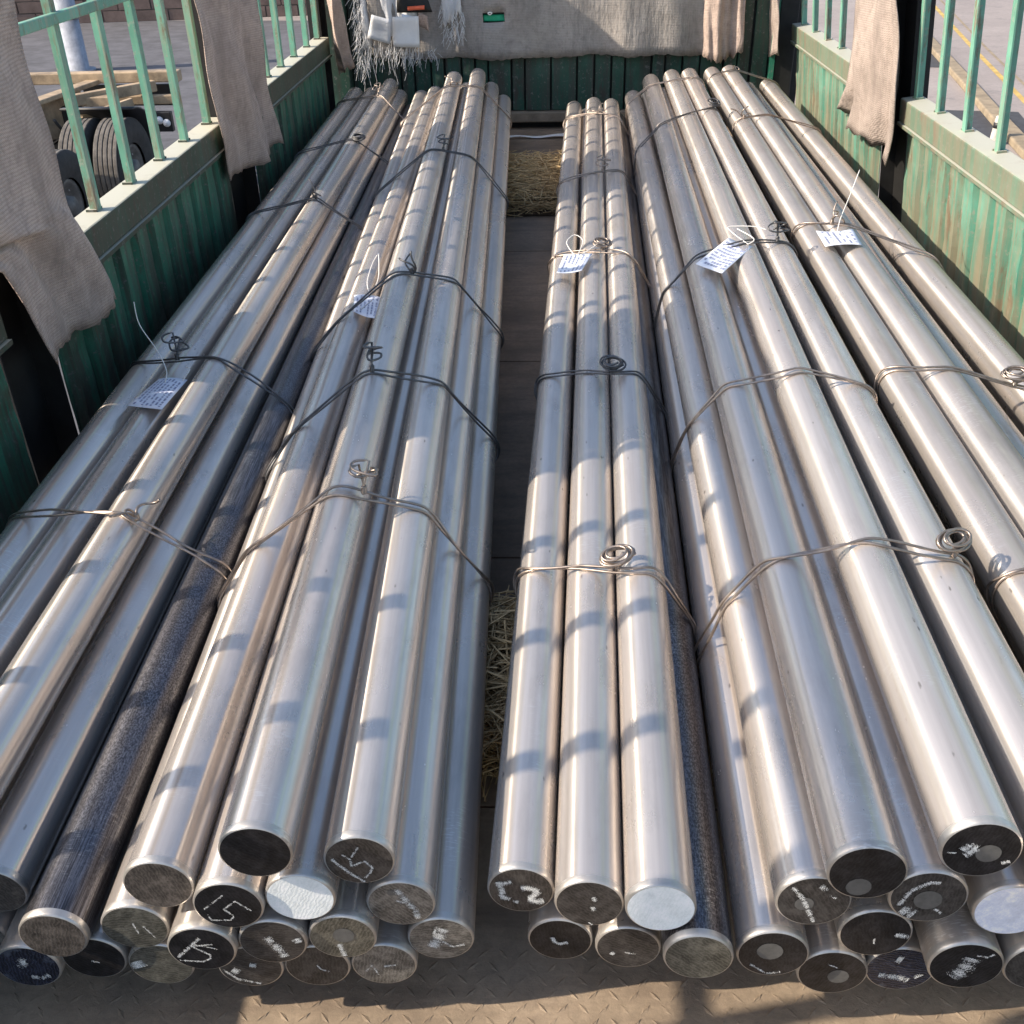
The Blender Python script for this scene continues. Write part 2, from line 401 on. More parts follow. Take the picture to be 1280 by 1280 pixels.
# brown brick wall and white pole beyond the left fence
bw = empty("brick_wall", (-12.5, 27.5, G), math.radians(8))
wall_w, wall_h, bh, bl = 7.0, 2.6, .26, .80
MB().box((-wall_w, .04, 0), (wall_w, .3, wall_h)).build("mortar_backing", M['mortar'], bw)
bm_me = MB().box((0, 0, 0), (bl - .03, .10, bh - .025)).mesh("brick")
bm_me.materials.append(M['brick'])
for r in range(10):
    x = -wall_w + (0 if r % 2 else -bl / 2)
    while x < wall_w - bl * .5:
        if x >= -wall_w:
            mesh_obj("brick", bm_me, None, bw, (x, random.uniform(-.015, .01), r * bh + .01))
        x += bl
tag(bw, "brown block wall far behind the left fence", "wall")
pl = empty("pole", (-8.95, 20.6, G))
MB().lathe([(0, 0), (.30, 0), (.30, .04), (.19, .05), (.18, 3.2), (0, 3.2)], n=20).build("pole_shaft", M['pole'], pl)
MB().lathe([(.20, .9), (.215, .9), (.215, .98), (.20, .98)], n=20).build("pole_collar", M['steel_grey'], pl)
tag(pl, "pale painted pole standing in the yard behind the truck chassis", "pole")

# ------------------------------------------------------------------ parked truck chassis seen through the left fence
ch = empty("parked_truck_chassis", (-4.9, 11.0, G))
def part(mb, name, m, bevel=0.0, parent=None):
    o = mb.build(name, m, parent or ch, bevel=bevel)
    if parent is None: o.location = (4.9, -11.0, -G); 
    return o
# (parts are modelled in scene coordinates and shifted back by the parent)
for o_ in (
    part(MB().bar((-6.6, 12.72, -.52), (-4.38, 12.82, -.52), .16, .12), "cross_beam", M['beige'], .012),
    part(MB().bar((-6.4, 12.50, -.74), (-4.42, 12.60, -.74), .10, .10), "cross_beam", M['beige'], .012),
    part(MB().bar((-5.62, 11.20, -.56), (-5.36, 12.95, -.56), .16, .05), "frame_rail", M['beige'], .01),
    part(MB().bar((-5.35, 11.9, -.62), (-4.65, 12.66, -.60), .10, .12), "brace", M['beige'], .01),
    part(MB().bar((-5.75, 11.3, -.80), (-5.45, 12.4, -.80), .05, .42), "frame_web", M['beige'], .01),
    part(MB().bar((-5.30, 11.6, -.98), (-5.0, 12.3, -.98), .04, .34), "frame_web", M['beige'], .01),
    part(MB().bar((-5.60, 12.30, -.84), (-4.72, 12.38, -.84), .05, .05), "tie_rod", M['beige']),
    part(MB().bar((-5.45, 10.40, -.92), (-4.62, 10.34, -.92), .06, .06), "tie_rod", M['steel_grey']),
    part(MB().bar((-5.45, 9.95, -1.02), (-4.75, 9.92, -1.02), .06, .06), "tie_rod", M['beige']),
    part(MB().box((-5.6, 12.86, -.86), (-4.5, 12.9, -.62)), "number_plate_bracket", M['black']),
    part(MB().box((-5.05, 12.36, -1.06), (-4.42, 12.44, -.84)), "lamp_panel", M['black'], .01),
    part(MB().lathe([(0, 0), (.045, 0), (.04, .02), (0, .03)], Matrix.Translation((-4.56, 12.36, -.93)) @ Matrix.Rotation(PI / 2, 4, 'X'), 14), "lamp", M['paper']),
    part(MB().lathe([(0, 0), (.045, 0), (.04, .02), (0, .03)], Matrix.Translation((-4.48, 12.36, -.96)) @ Matrix.Rotation(PI / 2, 4, 'X'), 14), "lamp", M['paper']),
    part(MB().bar((-6.2, 11.2, -1.12), (-4.5, 11.2, -1.12), .16, .16), "axle", M['black']),
    part(MB().box((-6.5, 12.0, -1.3), (-5.4, 12.3, -.7)), "tank", M['black'], .03),
): pass
for k_ in range(5): part(MB().bar((-5.9 + .05 * k_, 11.5, -.98 - .03 * k_), (-5.9 + .05 * k_, 12.5 - .12 * k_, -.95 - .03 * k_), .10, .022), "leaf_spring", M['black'])
hz = MB()
for k_ in range(3):
    hz.tube([(-5.3 + .28 * k_ + .06 * math.sin(t * 5 + k_), 12.3 - .9 * t, -.72 - .30 * math.sin(t * PI) - .05 * k_) for t in [q / 14 for q in range(15)]], .018, 6)
part(hz, "air_hose", M['rubber'])["kind"] = "stuff"
part(MB().lathe([(0, 0), (.13, .0), (.15, .04), (.15, .62), (.13, .66), (0, .66)], Matrix.Translation((-5.55, 12.15, -.95)) @ Matrix.Rotation(PI / 2, 4, 'Y'), 20), "air_tank", M['steel_grey'])
part(MB().box((-5.25, 11.98, -.70), (-4.95, 12.2, -.60)), "bracket", M['beige'], .01)
part(MB().bar((-5.0, 11.3, -.70), (-4.6, 11.75, -.62), .05, .10), "brace", M['beige'])
def wheel(x, y, outer=True):
    """dual truck tyre with grooved tread; axle along x"""
    t = empty("wheel", (x + 4.9, y - 11.0, -1.14 - G)); t.parent = ch
    Mx = Matrix.Rotation(PI / 2, 4, 'Y')
    MB().lathe([(.27, -.12), (.36, -.155), (.46, -.155), (.505, -.135), (.515, -.125)], Mx, 40).lathe([(.515, .125), (.505, .135), (.46, .155), (.36, .155), (.27, .12)], Mx, 40).build("sidewall", M['rubber'], t)
    pr = []
    for k_ in range(5):
        a0 = -.125 + k_ * .05
        pr += [(.516, a0), (.520, a0 + .006), (.520, a0 + .036), (.516, a0 + .042), (.500, a0 + .043), (.500, a0 + .049)]
    MB().lathe(pr + [(.516, .125)], Mx, 40, False).build("tread", M['rubber_dusty'], t)
    MB().lathe([(.27, -.12), (.26, .10), (.22, .09), (.16, .02), (.11, .02), (.10, .12), (.0, .13)], Mx, 28).build("rim", M['rim'], t)
    for k_ in range(8):
        a = 2 * PI * k_ / 8
        MB().lathe([(.018, 0), (.018, .03), (0, .034)], Matrix.Translation((.02, .19 * math.cos(a), .19 * math.sin(a))) @ Mx, 6, False).build("wheel_nut", M['steel_grey'], t)
wheel(-4.50, 10.95); wheel(-4.86, 10.95)
wheel(-4.62, 9.55); wheel(-4.98, 9.55)
for yc in (10.95,):
    mg = MB(); pts_ = []
    for k_ in range(15):
        a = math.radians(-10 + k_ * 7.2); pts_.append((yc + .64 * math.cos(a), -1.14 + .60 * math.sin(a)))
    vs = []; fs = []
    for (yy, zz) in pts_: vs += [(-5.06, yy, zz), (-4.30, yy, zz)]
    for k_ in range(14): fs.append((2 * k_, 2 * k_ + 1, 2 * k_ + 3, 2 * k_ + 2))
    mg.add(vs, fs, True)
    o = part(mg, "mudguard", M['black']); md = o.modifiers.new("t", 'SOLIDIFY'); md.thickness = .02
tag(ch, "beige parked truck chassis with bare dusty tyres beyond the left fence", "truck")

# ------------------------------------------------------------------ the cargo truck the bars lie in
XL, XR, LEAN = -1.42, 1.647, 0.105
truck = tag(empty("cargo_truck", (0, 3.3, 0)), "green open cargo truck body with corrugated sides and barred fences, loaded with steel bars", "truck")
def tp(mb, name, m, loc=(0, 0, 0), rot=(0, 0, 0), bevel=0.0, solid=0.0):
    o = mb.build(name, m, truck, (loc[0], loc[1] - 3.3, loc[2]), rot, bevel, solid); return o
# floor: dark plates up front, dusty tread plate at the tail
def plate(x0, x1, y0, y1, m, name="floor_plate"):
    return tp(MB().box((x0, y0, -.06), (x1, y1, 0)), name, m)
ys = [1.36, 2.2, 3.45, 4.7, 5.95, 7.36]
for a, b_ in zip(ys[:-1], ys[1:]): plate(XL - .05, XR + .05, a + .004, b_ - .004, M['floor_dark'])
tail = plate(XL - .05, XR + .05, -.9, 1.356, M['floor_dust'], "tread_plate")
lz = MB()
yy = .62; row = 0
while yy < 1.05:
    x = -1.2 + (row % 2) * .0165
    while x < 1.15:
        a = (PI / 4 if (row + int(round(x / .033))) % 2 else -PI / 4) + random.uniform(-.08, .08)
        c, s = math.cos(a), math.sin(a); L, w, h = .0125, .0042, .0018 * random.uniform(.3, 1.15)
        P = [(-L, 0, .0002), (0, -w, .0002), (L, 0, .0002), (0, w, .0002), (-L * .55, 0, h), (L * .55, 0, h)]
        lz.add([(x + px * c - py * s, yy + px * s + py * c, pz) for px, py, pz in P], [(0, 1, 5, 4), (1, 2, 5), (2, 3, 4, 5), (3, 0, 4)])
        x += .033
    yy += .0235; row += 1
o = lz.build("tread_bumps", M['floor_dust'], tail); o["kind"] = "stuff"

def corrugated(length, z0, z1, pitch, depth, flat_w, sgn, seed):
    """pressed sheet, ribs upright, running along +y from 0; ribs stand proud towards sgn"""
    rnd = random.Random(seed); b = MB(); prof = []
    y = .02; prof.append((0, 0))
    while y + pitch < length:
        prof += [(y, 0), (y + .012, depth), (y + .012 + flat_w, depth), (y + .024 + flat_w, 0)]; y += pitch
    prof.append((length, 0))
    nz = 9; vs = []
    for i in range(nz):
        z = z0 + (z1 - z0) * i / (nz - 1)
        for (py, d) in prof:
            vs.append((sgn * (d + rnd.uniform(-.0025, .0025)), py + rnd.uniform(-.002, .002), z))
    n = len(prof); fs = []
    for i in range(nz - 1):
        for j in range(n - 1): fs.append((i * n + j, i * n + j + 1, (i + 1) * n + j + 1, (i + 1) * n + j))
    return b.add(vs, fs, False)

def side_section(side, y0, y1, bars, mid=True):
    """one hinged panel with its rail and barred fence; side -1 left, +1 right. Local x=0 is the wall's inner face."""
    x = XL if side < 0 else XR; rot = (0, 0, 0) if side < 0 else (0, -LEAN, 0); inn = -side
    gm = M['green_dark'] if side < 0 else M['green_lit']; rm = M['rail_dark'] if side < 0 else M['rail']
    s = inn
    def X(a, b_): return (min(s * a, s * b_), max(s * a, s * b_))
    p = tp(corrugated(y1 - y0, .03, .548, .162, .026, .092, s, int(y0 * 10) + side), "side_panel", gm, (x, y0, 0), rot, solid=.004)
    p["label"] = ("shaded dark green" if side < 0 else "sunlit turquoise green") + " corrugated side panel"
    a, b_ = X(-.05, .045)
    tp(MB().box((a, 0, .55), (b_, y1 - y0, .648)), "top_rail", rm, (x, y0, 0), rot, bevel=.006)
    a, b_ = X(-.02, .052)
    tp(MB().box((a, 0, .535), (b_, y1 - y0, .5485)), "rail_lip", rm, (x, y0, 0), rot)
    a, b_ = X(-.03, .03)
    tp(MB().box((a, 0, .0), (b_, y1 - y0, .028)), "bottom_rail", rm, (x, y0, 0), rot)
    wd = MB()
    for yb in bars:
        a, b_ = X(.002, .034); c, d = X(-.022, .0018)
        L = MB()
        # angle iron: one leaf facing the load, the other facing the tail
        a, b_ = X(-.004, .002); L.box((a, yb - .018, .6485), (b_, yb + .018, 1.70))
        a, b_ = X(-.034, -.0045); L.box((a, yb + .012, .6485), (b_, yb + .018, 1.70))
        wa, wb = X(-.030, .004); wd.box((wa, yb - .024, .6482), (wb, yb - .0185, .656)); wd.box((wa, yb + .0185, .6482), (wb, yb + .024, .655))
        tp(L, "fence_bar", M['green_bar'], (x, 0, 0), (rot[0], rot[1] + random.uniform(-.006, .006), 0))
    tp(wd, "weld_bead", rm, (x, y0 * 0, 0), rot)["kind"] = "stuff"
    if mid:
        a, b_ = X(.0025, .024)
        tp(MB().box((a, 0, 1.182), (b_, y1 - y0, 1.212)), "middle_rail", M['green_bar'], (x, y0, 0), rot, bevel=.004)
    a, b_ = X(-.035, .035)
    tp(MB().box((a, 0, 1.7005), (b_, y1 - y0, 1.86)), "upper_rail", M['green_bar'], (x, y0, 0), rot, bevel=.006)
def post(side, y, h=1.88, w=.13):
    x = XL if side < 0 else XR; rot = (0, 0, 0) if side < 0 else (0, -LEAN, 0); s = -side
    b = MB(); a0, a1 = sorted((s * -.075, s * -.066))
    b.box((a0, -w / 2, 0), (a1, w / 2, h))
    for sy_ in (-1, 1):
        e0, e1 = sorted((s * -.0655, s * .0)); b.box((e0, sy_ * w / 2 - (.007 if sy_ > 0 else 0), 0), (e1, sy_ * w / 2 + (.007 if sy_ < 0 else 0), h))
    tp(b, "side_post", M['black_steel'], (x, y, 0), rot)  # real post, its black plate widened to stand in for the dark gap
side_section(-1, .32, 2.38, [.55, .87, 1.19, 1.51, 1.83, 2.15])
side_section(-1, 2.68, 4.55, [2.85, 3.17, 3.49, 3.81, 4.105, 4.415])
side_section(-1, 5.0, 6.88, [5.2, 5.50, 5.80, 6.13, 6.485, 6.80])
side_section(1, 2.72, 4.80, [3.15, 3.47, 3.79, 4.12, 4.45, 4.745])
side_section(1, 5.20, 7.20, [5.45, 5.80, 6.13, 6.45, 6.77, 7.09])
side_section(1, .32, 2.42, [.55, .87, 1.19, 1.51, 1.83, 2.15])
side_section(-1, -.9, .1, [-.7, -.4, -.1])
for y, w in ((.21, .20), (2.53, .28), (4.775, .43), (6.99, .2)): post(-1, y, w=w)
for y, w in ((.2, .2), (2.57, .28), (5.0, .38)): post(1, y, w=w)
# bulkhead: boards of pressed steel, sill and corner posts
bk = MB(); x = XL + .10
i = 0
while x < XR - .12:
    w = random.choice((.085, .11, .15, .17))
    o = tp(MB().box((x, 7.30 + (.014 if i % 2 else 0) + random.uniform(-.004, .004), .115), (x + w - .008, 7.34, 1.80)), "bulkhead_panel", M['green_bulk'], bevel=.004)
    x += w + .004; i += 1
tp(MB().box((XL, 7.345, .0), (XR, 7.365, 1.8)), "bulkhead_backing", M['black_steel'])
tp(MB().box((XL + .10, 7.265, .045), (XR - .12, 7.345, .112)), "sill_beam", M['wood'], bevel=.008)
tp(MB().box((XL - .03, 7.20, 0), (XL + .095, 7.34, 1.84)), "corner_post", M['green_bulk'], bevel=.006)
tp(MB().box((XR - .18, 7.26, 0), (XR - .06, 7.34, 1.84)), "corner_post", M['black_steel'], bevel=.006)
tp(MB().box((XR - .215, 7.25, 0), (XR - .184, 7.29, 1.84)), "corner_post", M['green_deep'])
tp(MB().box((XL, 7.21, 1.80), (XR, 7.34, 1.88)), "bulkhead_top", M['green_bulk'])

# ------------------------------------------------------------------ strips of woven tarp over the posts
def cloth_strip(name, label, m, edge_a, edge_b, side, off, folds=3, amp=.03, zt=1.90, n=26, k=40, seed=0, xlean=0.0, cat="tarp", torn=.008, twist=0.0):
    """hangs over the fence: edge_a / edge_b are lists (z, y) for its two edges from the bottom up"""
    rnd = random.Random(seed)
    def at(e, t):
        z0, z1 = e[0][0], zt; z = z0 + (z1 - z0) * t
        for (za, ya), (zb, yb) in zip(e[:-1], e[1:]):
            if z <= zb: return z, ya + (yb - ya) * (z - za) / max(1e-6, zb - za)
        return z, e[-1][1]
    ph = [rnd.uniform(0, 6) for _ in range(6)]
    tears = [rnd.uniform(-torn, torn) + .4 * torn * math.sin(u_ * 1.3) for u_ in range(n + 1)]
    vs = []; fs = []
    for j in range(k + 1):
        t = (j / k)
        za, ya = at(edge_a, t); zb, yb = at(edge_b, t)
        for i in range(n + 1):
            u = i / n
            z = za + (zb - za) * u; y = ya + (yb - ya) * u
            if j == 0: z += tears[i]
            if j == 1: z += tears[i] * .4
            f = amp * (math.sin(u * folds * PI + ph[0] + .6 * math.sin(t * 3 + ph[1])) + .45 * math.sin(u * folds * 2.3 * PI + ph[2] + t * 2.2)) * (1.0 - .55 * t)
            f += .010 * math.sin(t * 9 + u * 4 + ph[3]) + .006 * math.sin(t * 23 + u * 9 + ph[4])
            y += (.018 * math.sin(t * 7 + ph[4]) + .008 * math.sin(t * 19 + ph[5])) * (1 if i in (0, n) else .6)
            xo = off + f
            if z > 1.84: xo -= (z - 1.84) / .06 * (off + .02)
            vs.append(((XL + xo) if side < 0 else (XR - xo - xlean * z), y, z))
    w = n + 1
    for j in range(k):
        for i in range(n): fs.append((j * w + i, j * w + i + 1, (j + 1) * w + i + 1, (j + 1) * w + i))
    o = MB().add(vs, fs, True).build(name, m, None, solid=.005)
    return tag(o, label, cat, "tarp strips hung over the fence posts")
cloth_strip("tarp_strip", "wide woven tarp strip at the left picture edge, hanging in front of the left fence", M['burlap'], [(.44, 2.49), (.62, 2.43), (.765, 2.36), (.80, 1.86), (1.9, 1.86)], [(.42, 3.0), (.76, 2.87), (1.2, 2.79), (1.9, 2.70)], -1, .082, 3, .018, seed=3)
cloth_strip("tarp_strip", "brown woven tarp strip hanging on the second left fence post, wide pointed lower end", M['burlap'], [(.43, 4.40), (.68, 4.27), (1.1, 4.24), (1.9, 4.22)], [(.39, 5.22), (.7, 5.10), (1.1, 5.02), (1.9, 4.95)], -1, .085, 3, .03, seed=5)
cloth_strip("tarp_strip", "narrow tattered tarp strip at the far left corner of the truck", M['burlap'], [(.45, 6.84), (.85, 6.62), (1.9, 6.6)], [(.42, 7.17), (.85, 7.03), (1.9, 6.98)], -1, .09, 2, .03, seed=8, torn=.02)
cloth_strip("tarp_strip", "pale sunlit tarp strip hanging over the right fence post with ragged pointed corner", M['burlap_sun'], [(.36, 4.78), (.66, 4.70), (1.05, 4.73), (1.9, 4.75)], [(.40, 5.78), (.56, 5.58), (.95, 5.58), (1.9, 5.5)], 1, .085, 3, .035, seed=11, xlean=LEAN, torn=.014)
cloth_strip("tarp_strip", "short cream tarp strip at the far right corner of the truck", M['burlap_sun'], [(.50, 6.98), (.8, 7.0), (1.9, 7.0)], [(.43, 7.27), (.75, 7.27), (1.9, 7.26)], 1, .16, 2, .02, seed=13, xlean=LEAN)
cloth_strip("tarp_strip", "woven tarp strip on the left fence post nearest the tail, out of frame", M['burlap'], [(1.38, -.35), (1.5, -.42), (1.9, -.45)], [(1.40, .45), (1.5, .50), (1.9, .5)], -1, .085, 3, .03, seed=17)

# tarp draped over the bulkhead
def front_sheet(name, m, x0, x1, zb, y, folds, amp, seed, torn=.02, n=110, k=26, zt=1.9, parent=None, holes=()):
    rnd = random.Random(seed); vs = []; fs = []; ph = [rnd.uniform(0, 6) for _ in range(5)]
    for j in range(k + 1):
        t = j / k
        for i in range(n + 1):
            u = i / n; x = x0 + (x1 - x0) * u
            z0 = zb(u) + (rnd.uniform(-torn, torn) if j == 0 else 0)
            z = z0 + (zt - z0) * t
            f = amp * (math.sin(u * folds * PI + ph[0]) + .5 * math.sin(u * folds * 2.7 * PI + ph[1] + t * 2)) * (1 - .4 * t) + .006 * math.sin(t * 21 + u * 30 + ph[2])
            vs.append((x + .006 * math.sin(t * 15 + ph[3]), y - abs(amp) * 1.3 - f, z))
    w = n + 1
    for j in range(k):
        for i in range(n):
            xm = x0 + (x1 - x0) * (i + .5) / n; zm = sum(vs[q][2] for q in (j * w + i, j * w + i + 1, (j + 1) * w + i + 1, (j + 1) * w + i)) / 4
            if any(((xm - hx) / ha) ** 2 + ((zm - hz) / hb) ** 2 < 1 for hx, hz, ha, hb in holes): continue
            fs.append((j * w + i, j * w + i + 1, (j + 1) * w + i + 1, (j + 1) * w + i))
    return MB().add(vs, fs, True).build(name, m, parent, solid=.004)
ft = front_sheet("bulkhead_tarp", M['burlap_grey'], -1.17, 1.02, lambda u: .470 - .02 * math.sin(u * 4.2) - .035 * max(0, u - .62) / .38 + .006 * math.sin(u * 31), 7.285, 5, .022, 4, .005, holes=((-.36, .69, .085, .022),))
tag(ft, "grey dusty tarp draped over the front bulkhead", "tarp")
fr_ = front_sheet("bulkhead_tarp", M['burlap'], .99, 1.24, lambda u: .44 - .05 * math.sin(u * 3.1) + .05 * u, 7.275, 3, .028, 6, .02, n=24)
tag(fr_, "crumpled beige tarp end at the right end of the bulkhead, edge torn", "tarp")
tag(MB().box((-.435, 7.276, .672), (-.285, 7.290, .712)).build("green_patch", M['green_plastic'], bevel=.006), "small bright green plastic patch showing in a slit of the grey tarp", "patch")
kn = MB()
kn.tube([(-.39 + .012 * math.cos(a) * (1 + .3 * math.sin(3 * a)), 7.245, .722 + .007 * math.sin(a)) for a in [k_ * .5 for k_ in range(22)]], .004)
tag(kn.build("string_knot", M['string']), "little white string knot above the green patch on the grey tarp", "knot")
# frayed plastic sheet with fringe, papers
fs_ = empty("frayed_sheet", (-1.0, 7.22, .6))
def at_fs(o): o.parent = fs_; o.location = (1.0, -7.22, -.6); return o
at_fs(front_sheet("sheet", M['plastic'], -1.22, -.86, lambda u: .50 + .10 * abs(math.sin(u * 5)) + .10 * u, 7.255, 5, .012, 21, .03, n=36))
at_fs(front_sheet("torn_flap", M['plastic'], -.70, -.58, lambda u: .66 + .08 * u, 7.25, 3, .012, 23, .03, n=14))
fb = MB(); rnd = random.Random(5)
for (xa, xb, za, zb_, n_, lo, hi) in ((-1.27, -1.19, .40, .90, 190, .03, .14), (-1.22, -.86, .50, .60, 80, .05, .20), (-.98, -.72, .46, .53, 45, .02, .10), (-.70, -.56, .62, .85, 110, .04, .13)):
    for _ in range(n_):
        x = rnd.uniform(xa, xb); z = rnd.uniform(za, zb_); L = rnd.uniform(lo, hi); dx = rnd.uniform(-.05, .03); p = Vector((x, 7.225 + rnd.uniform(-.02, .015), z)); pts = []
        for q in range(4):
            t = q / 3; pts.append((p.x + dx * t + rnd.uniform(-.005, .005), p.y - .006 * t, p.z - L * t * (1 - .2 * t)))
        fb.tube(pts, .0013, 3, cap=False)
for x, z0 in ((-1.02, .25), (-.96, .33), (-1.2, .22), (-1.16, .27), (-1.24, .25)):
    fb.tube([(x + .008 * math.sin(q * 1.3), 7.22, .52 - (.52 - z0) * q / 8) for q in range(9)], .0016, 4, cap=False)
o = fb.build("fringe", M['plastic'], None); at_fs(o); o["kind"] = "stuff"
tag(fs_, "torn white plastic sheet with long frayed threads at the left of the bulkhead", "sheet")
def paper(label, c, m, name="paper_scrap", cat="paper", curl=.012, seed=0, yo=7.19):
    c = [(x_ - .055, z_) for x_, z_ in c]; rnd = random.Random(seed); n = 6; vs = []; fs = []
    for j in range(n + 1):
        for i in range(n + 1):
            u, v = i / n, j / n
            p = [c[0][q] * (1 - u) * (1 - v) + c[1][q] * u * (1 - v) + c[2][q] * u * v + c[3][q] * (1 - u) * v for q in (0, 1)]
            vs.append((p[0], yo - curl * math.sin(u * PI * .9 + seed) * (1 - v * .6) - .004 * math.sin(7 * v + seed), p[1]))
    for j in range(n):
        for i in range(n): a = j * (n + 1) + i; fs.append((a, a + 1, a + n + 2, a + n + 1))
    return tag(MB().add(vs, fs, True).build(name, m, None, solid=.0015), label, cat)
paper("square white paper hanging on the front tarp", [(-.965, .545), (-.795, .535), (-.79, .72), (-.96, .72)], M['paper'], seed=1)
paper("slanted white plastic flap left of the square paper on the front tarp", [(-1.13, .60), (-.985, .555), (-.97, .70), (-1.09, .735)], M['plastic'], seed=2)
paper("small lilac paper corner folded above the square white paper", [(-.875, .655), (-.845, .64), (-.815, .715), (-.90, .735)], M['tag_paper'], seed=3, curl=.03)
paper("curled cream paper scrap beside the lilac one on the front tarp", [(-.80, .665), (-.725, .63), (-.73, .72), (-.79, .74)], M['burlap'], seed=4, curl=.035)
paper("orange red plastic strip on the front tarp above the papers", [(-.855, .755), (-.745, .762), (-.745, .785), (-.855, .778)], M['orange'], "plastic_strip", "strip", seed=5, curl=.01, yo=7.165)
paper("dark torn patch beside the orange strip on the front tarp", [(-.93, .74), (-.70, .74), (-.74, .86), (-.92, .86)], M['black_steel'], "torn_patch", "patch", seed=6, curl=.0, yo=7.205)

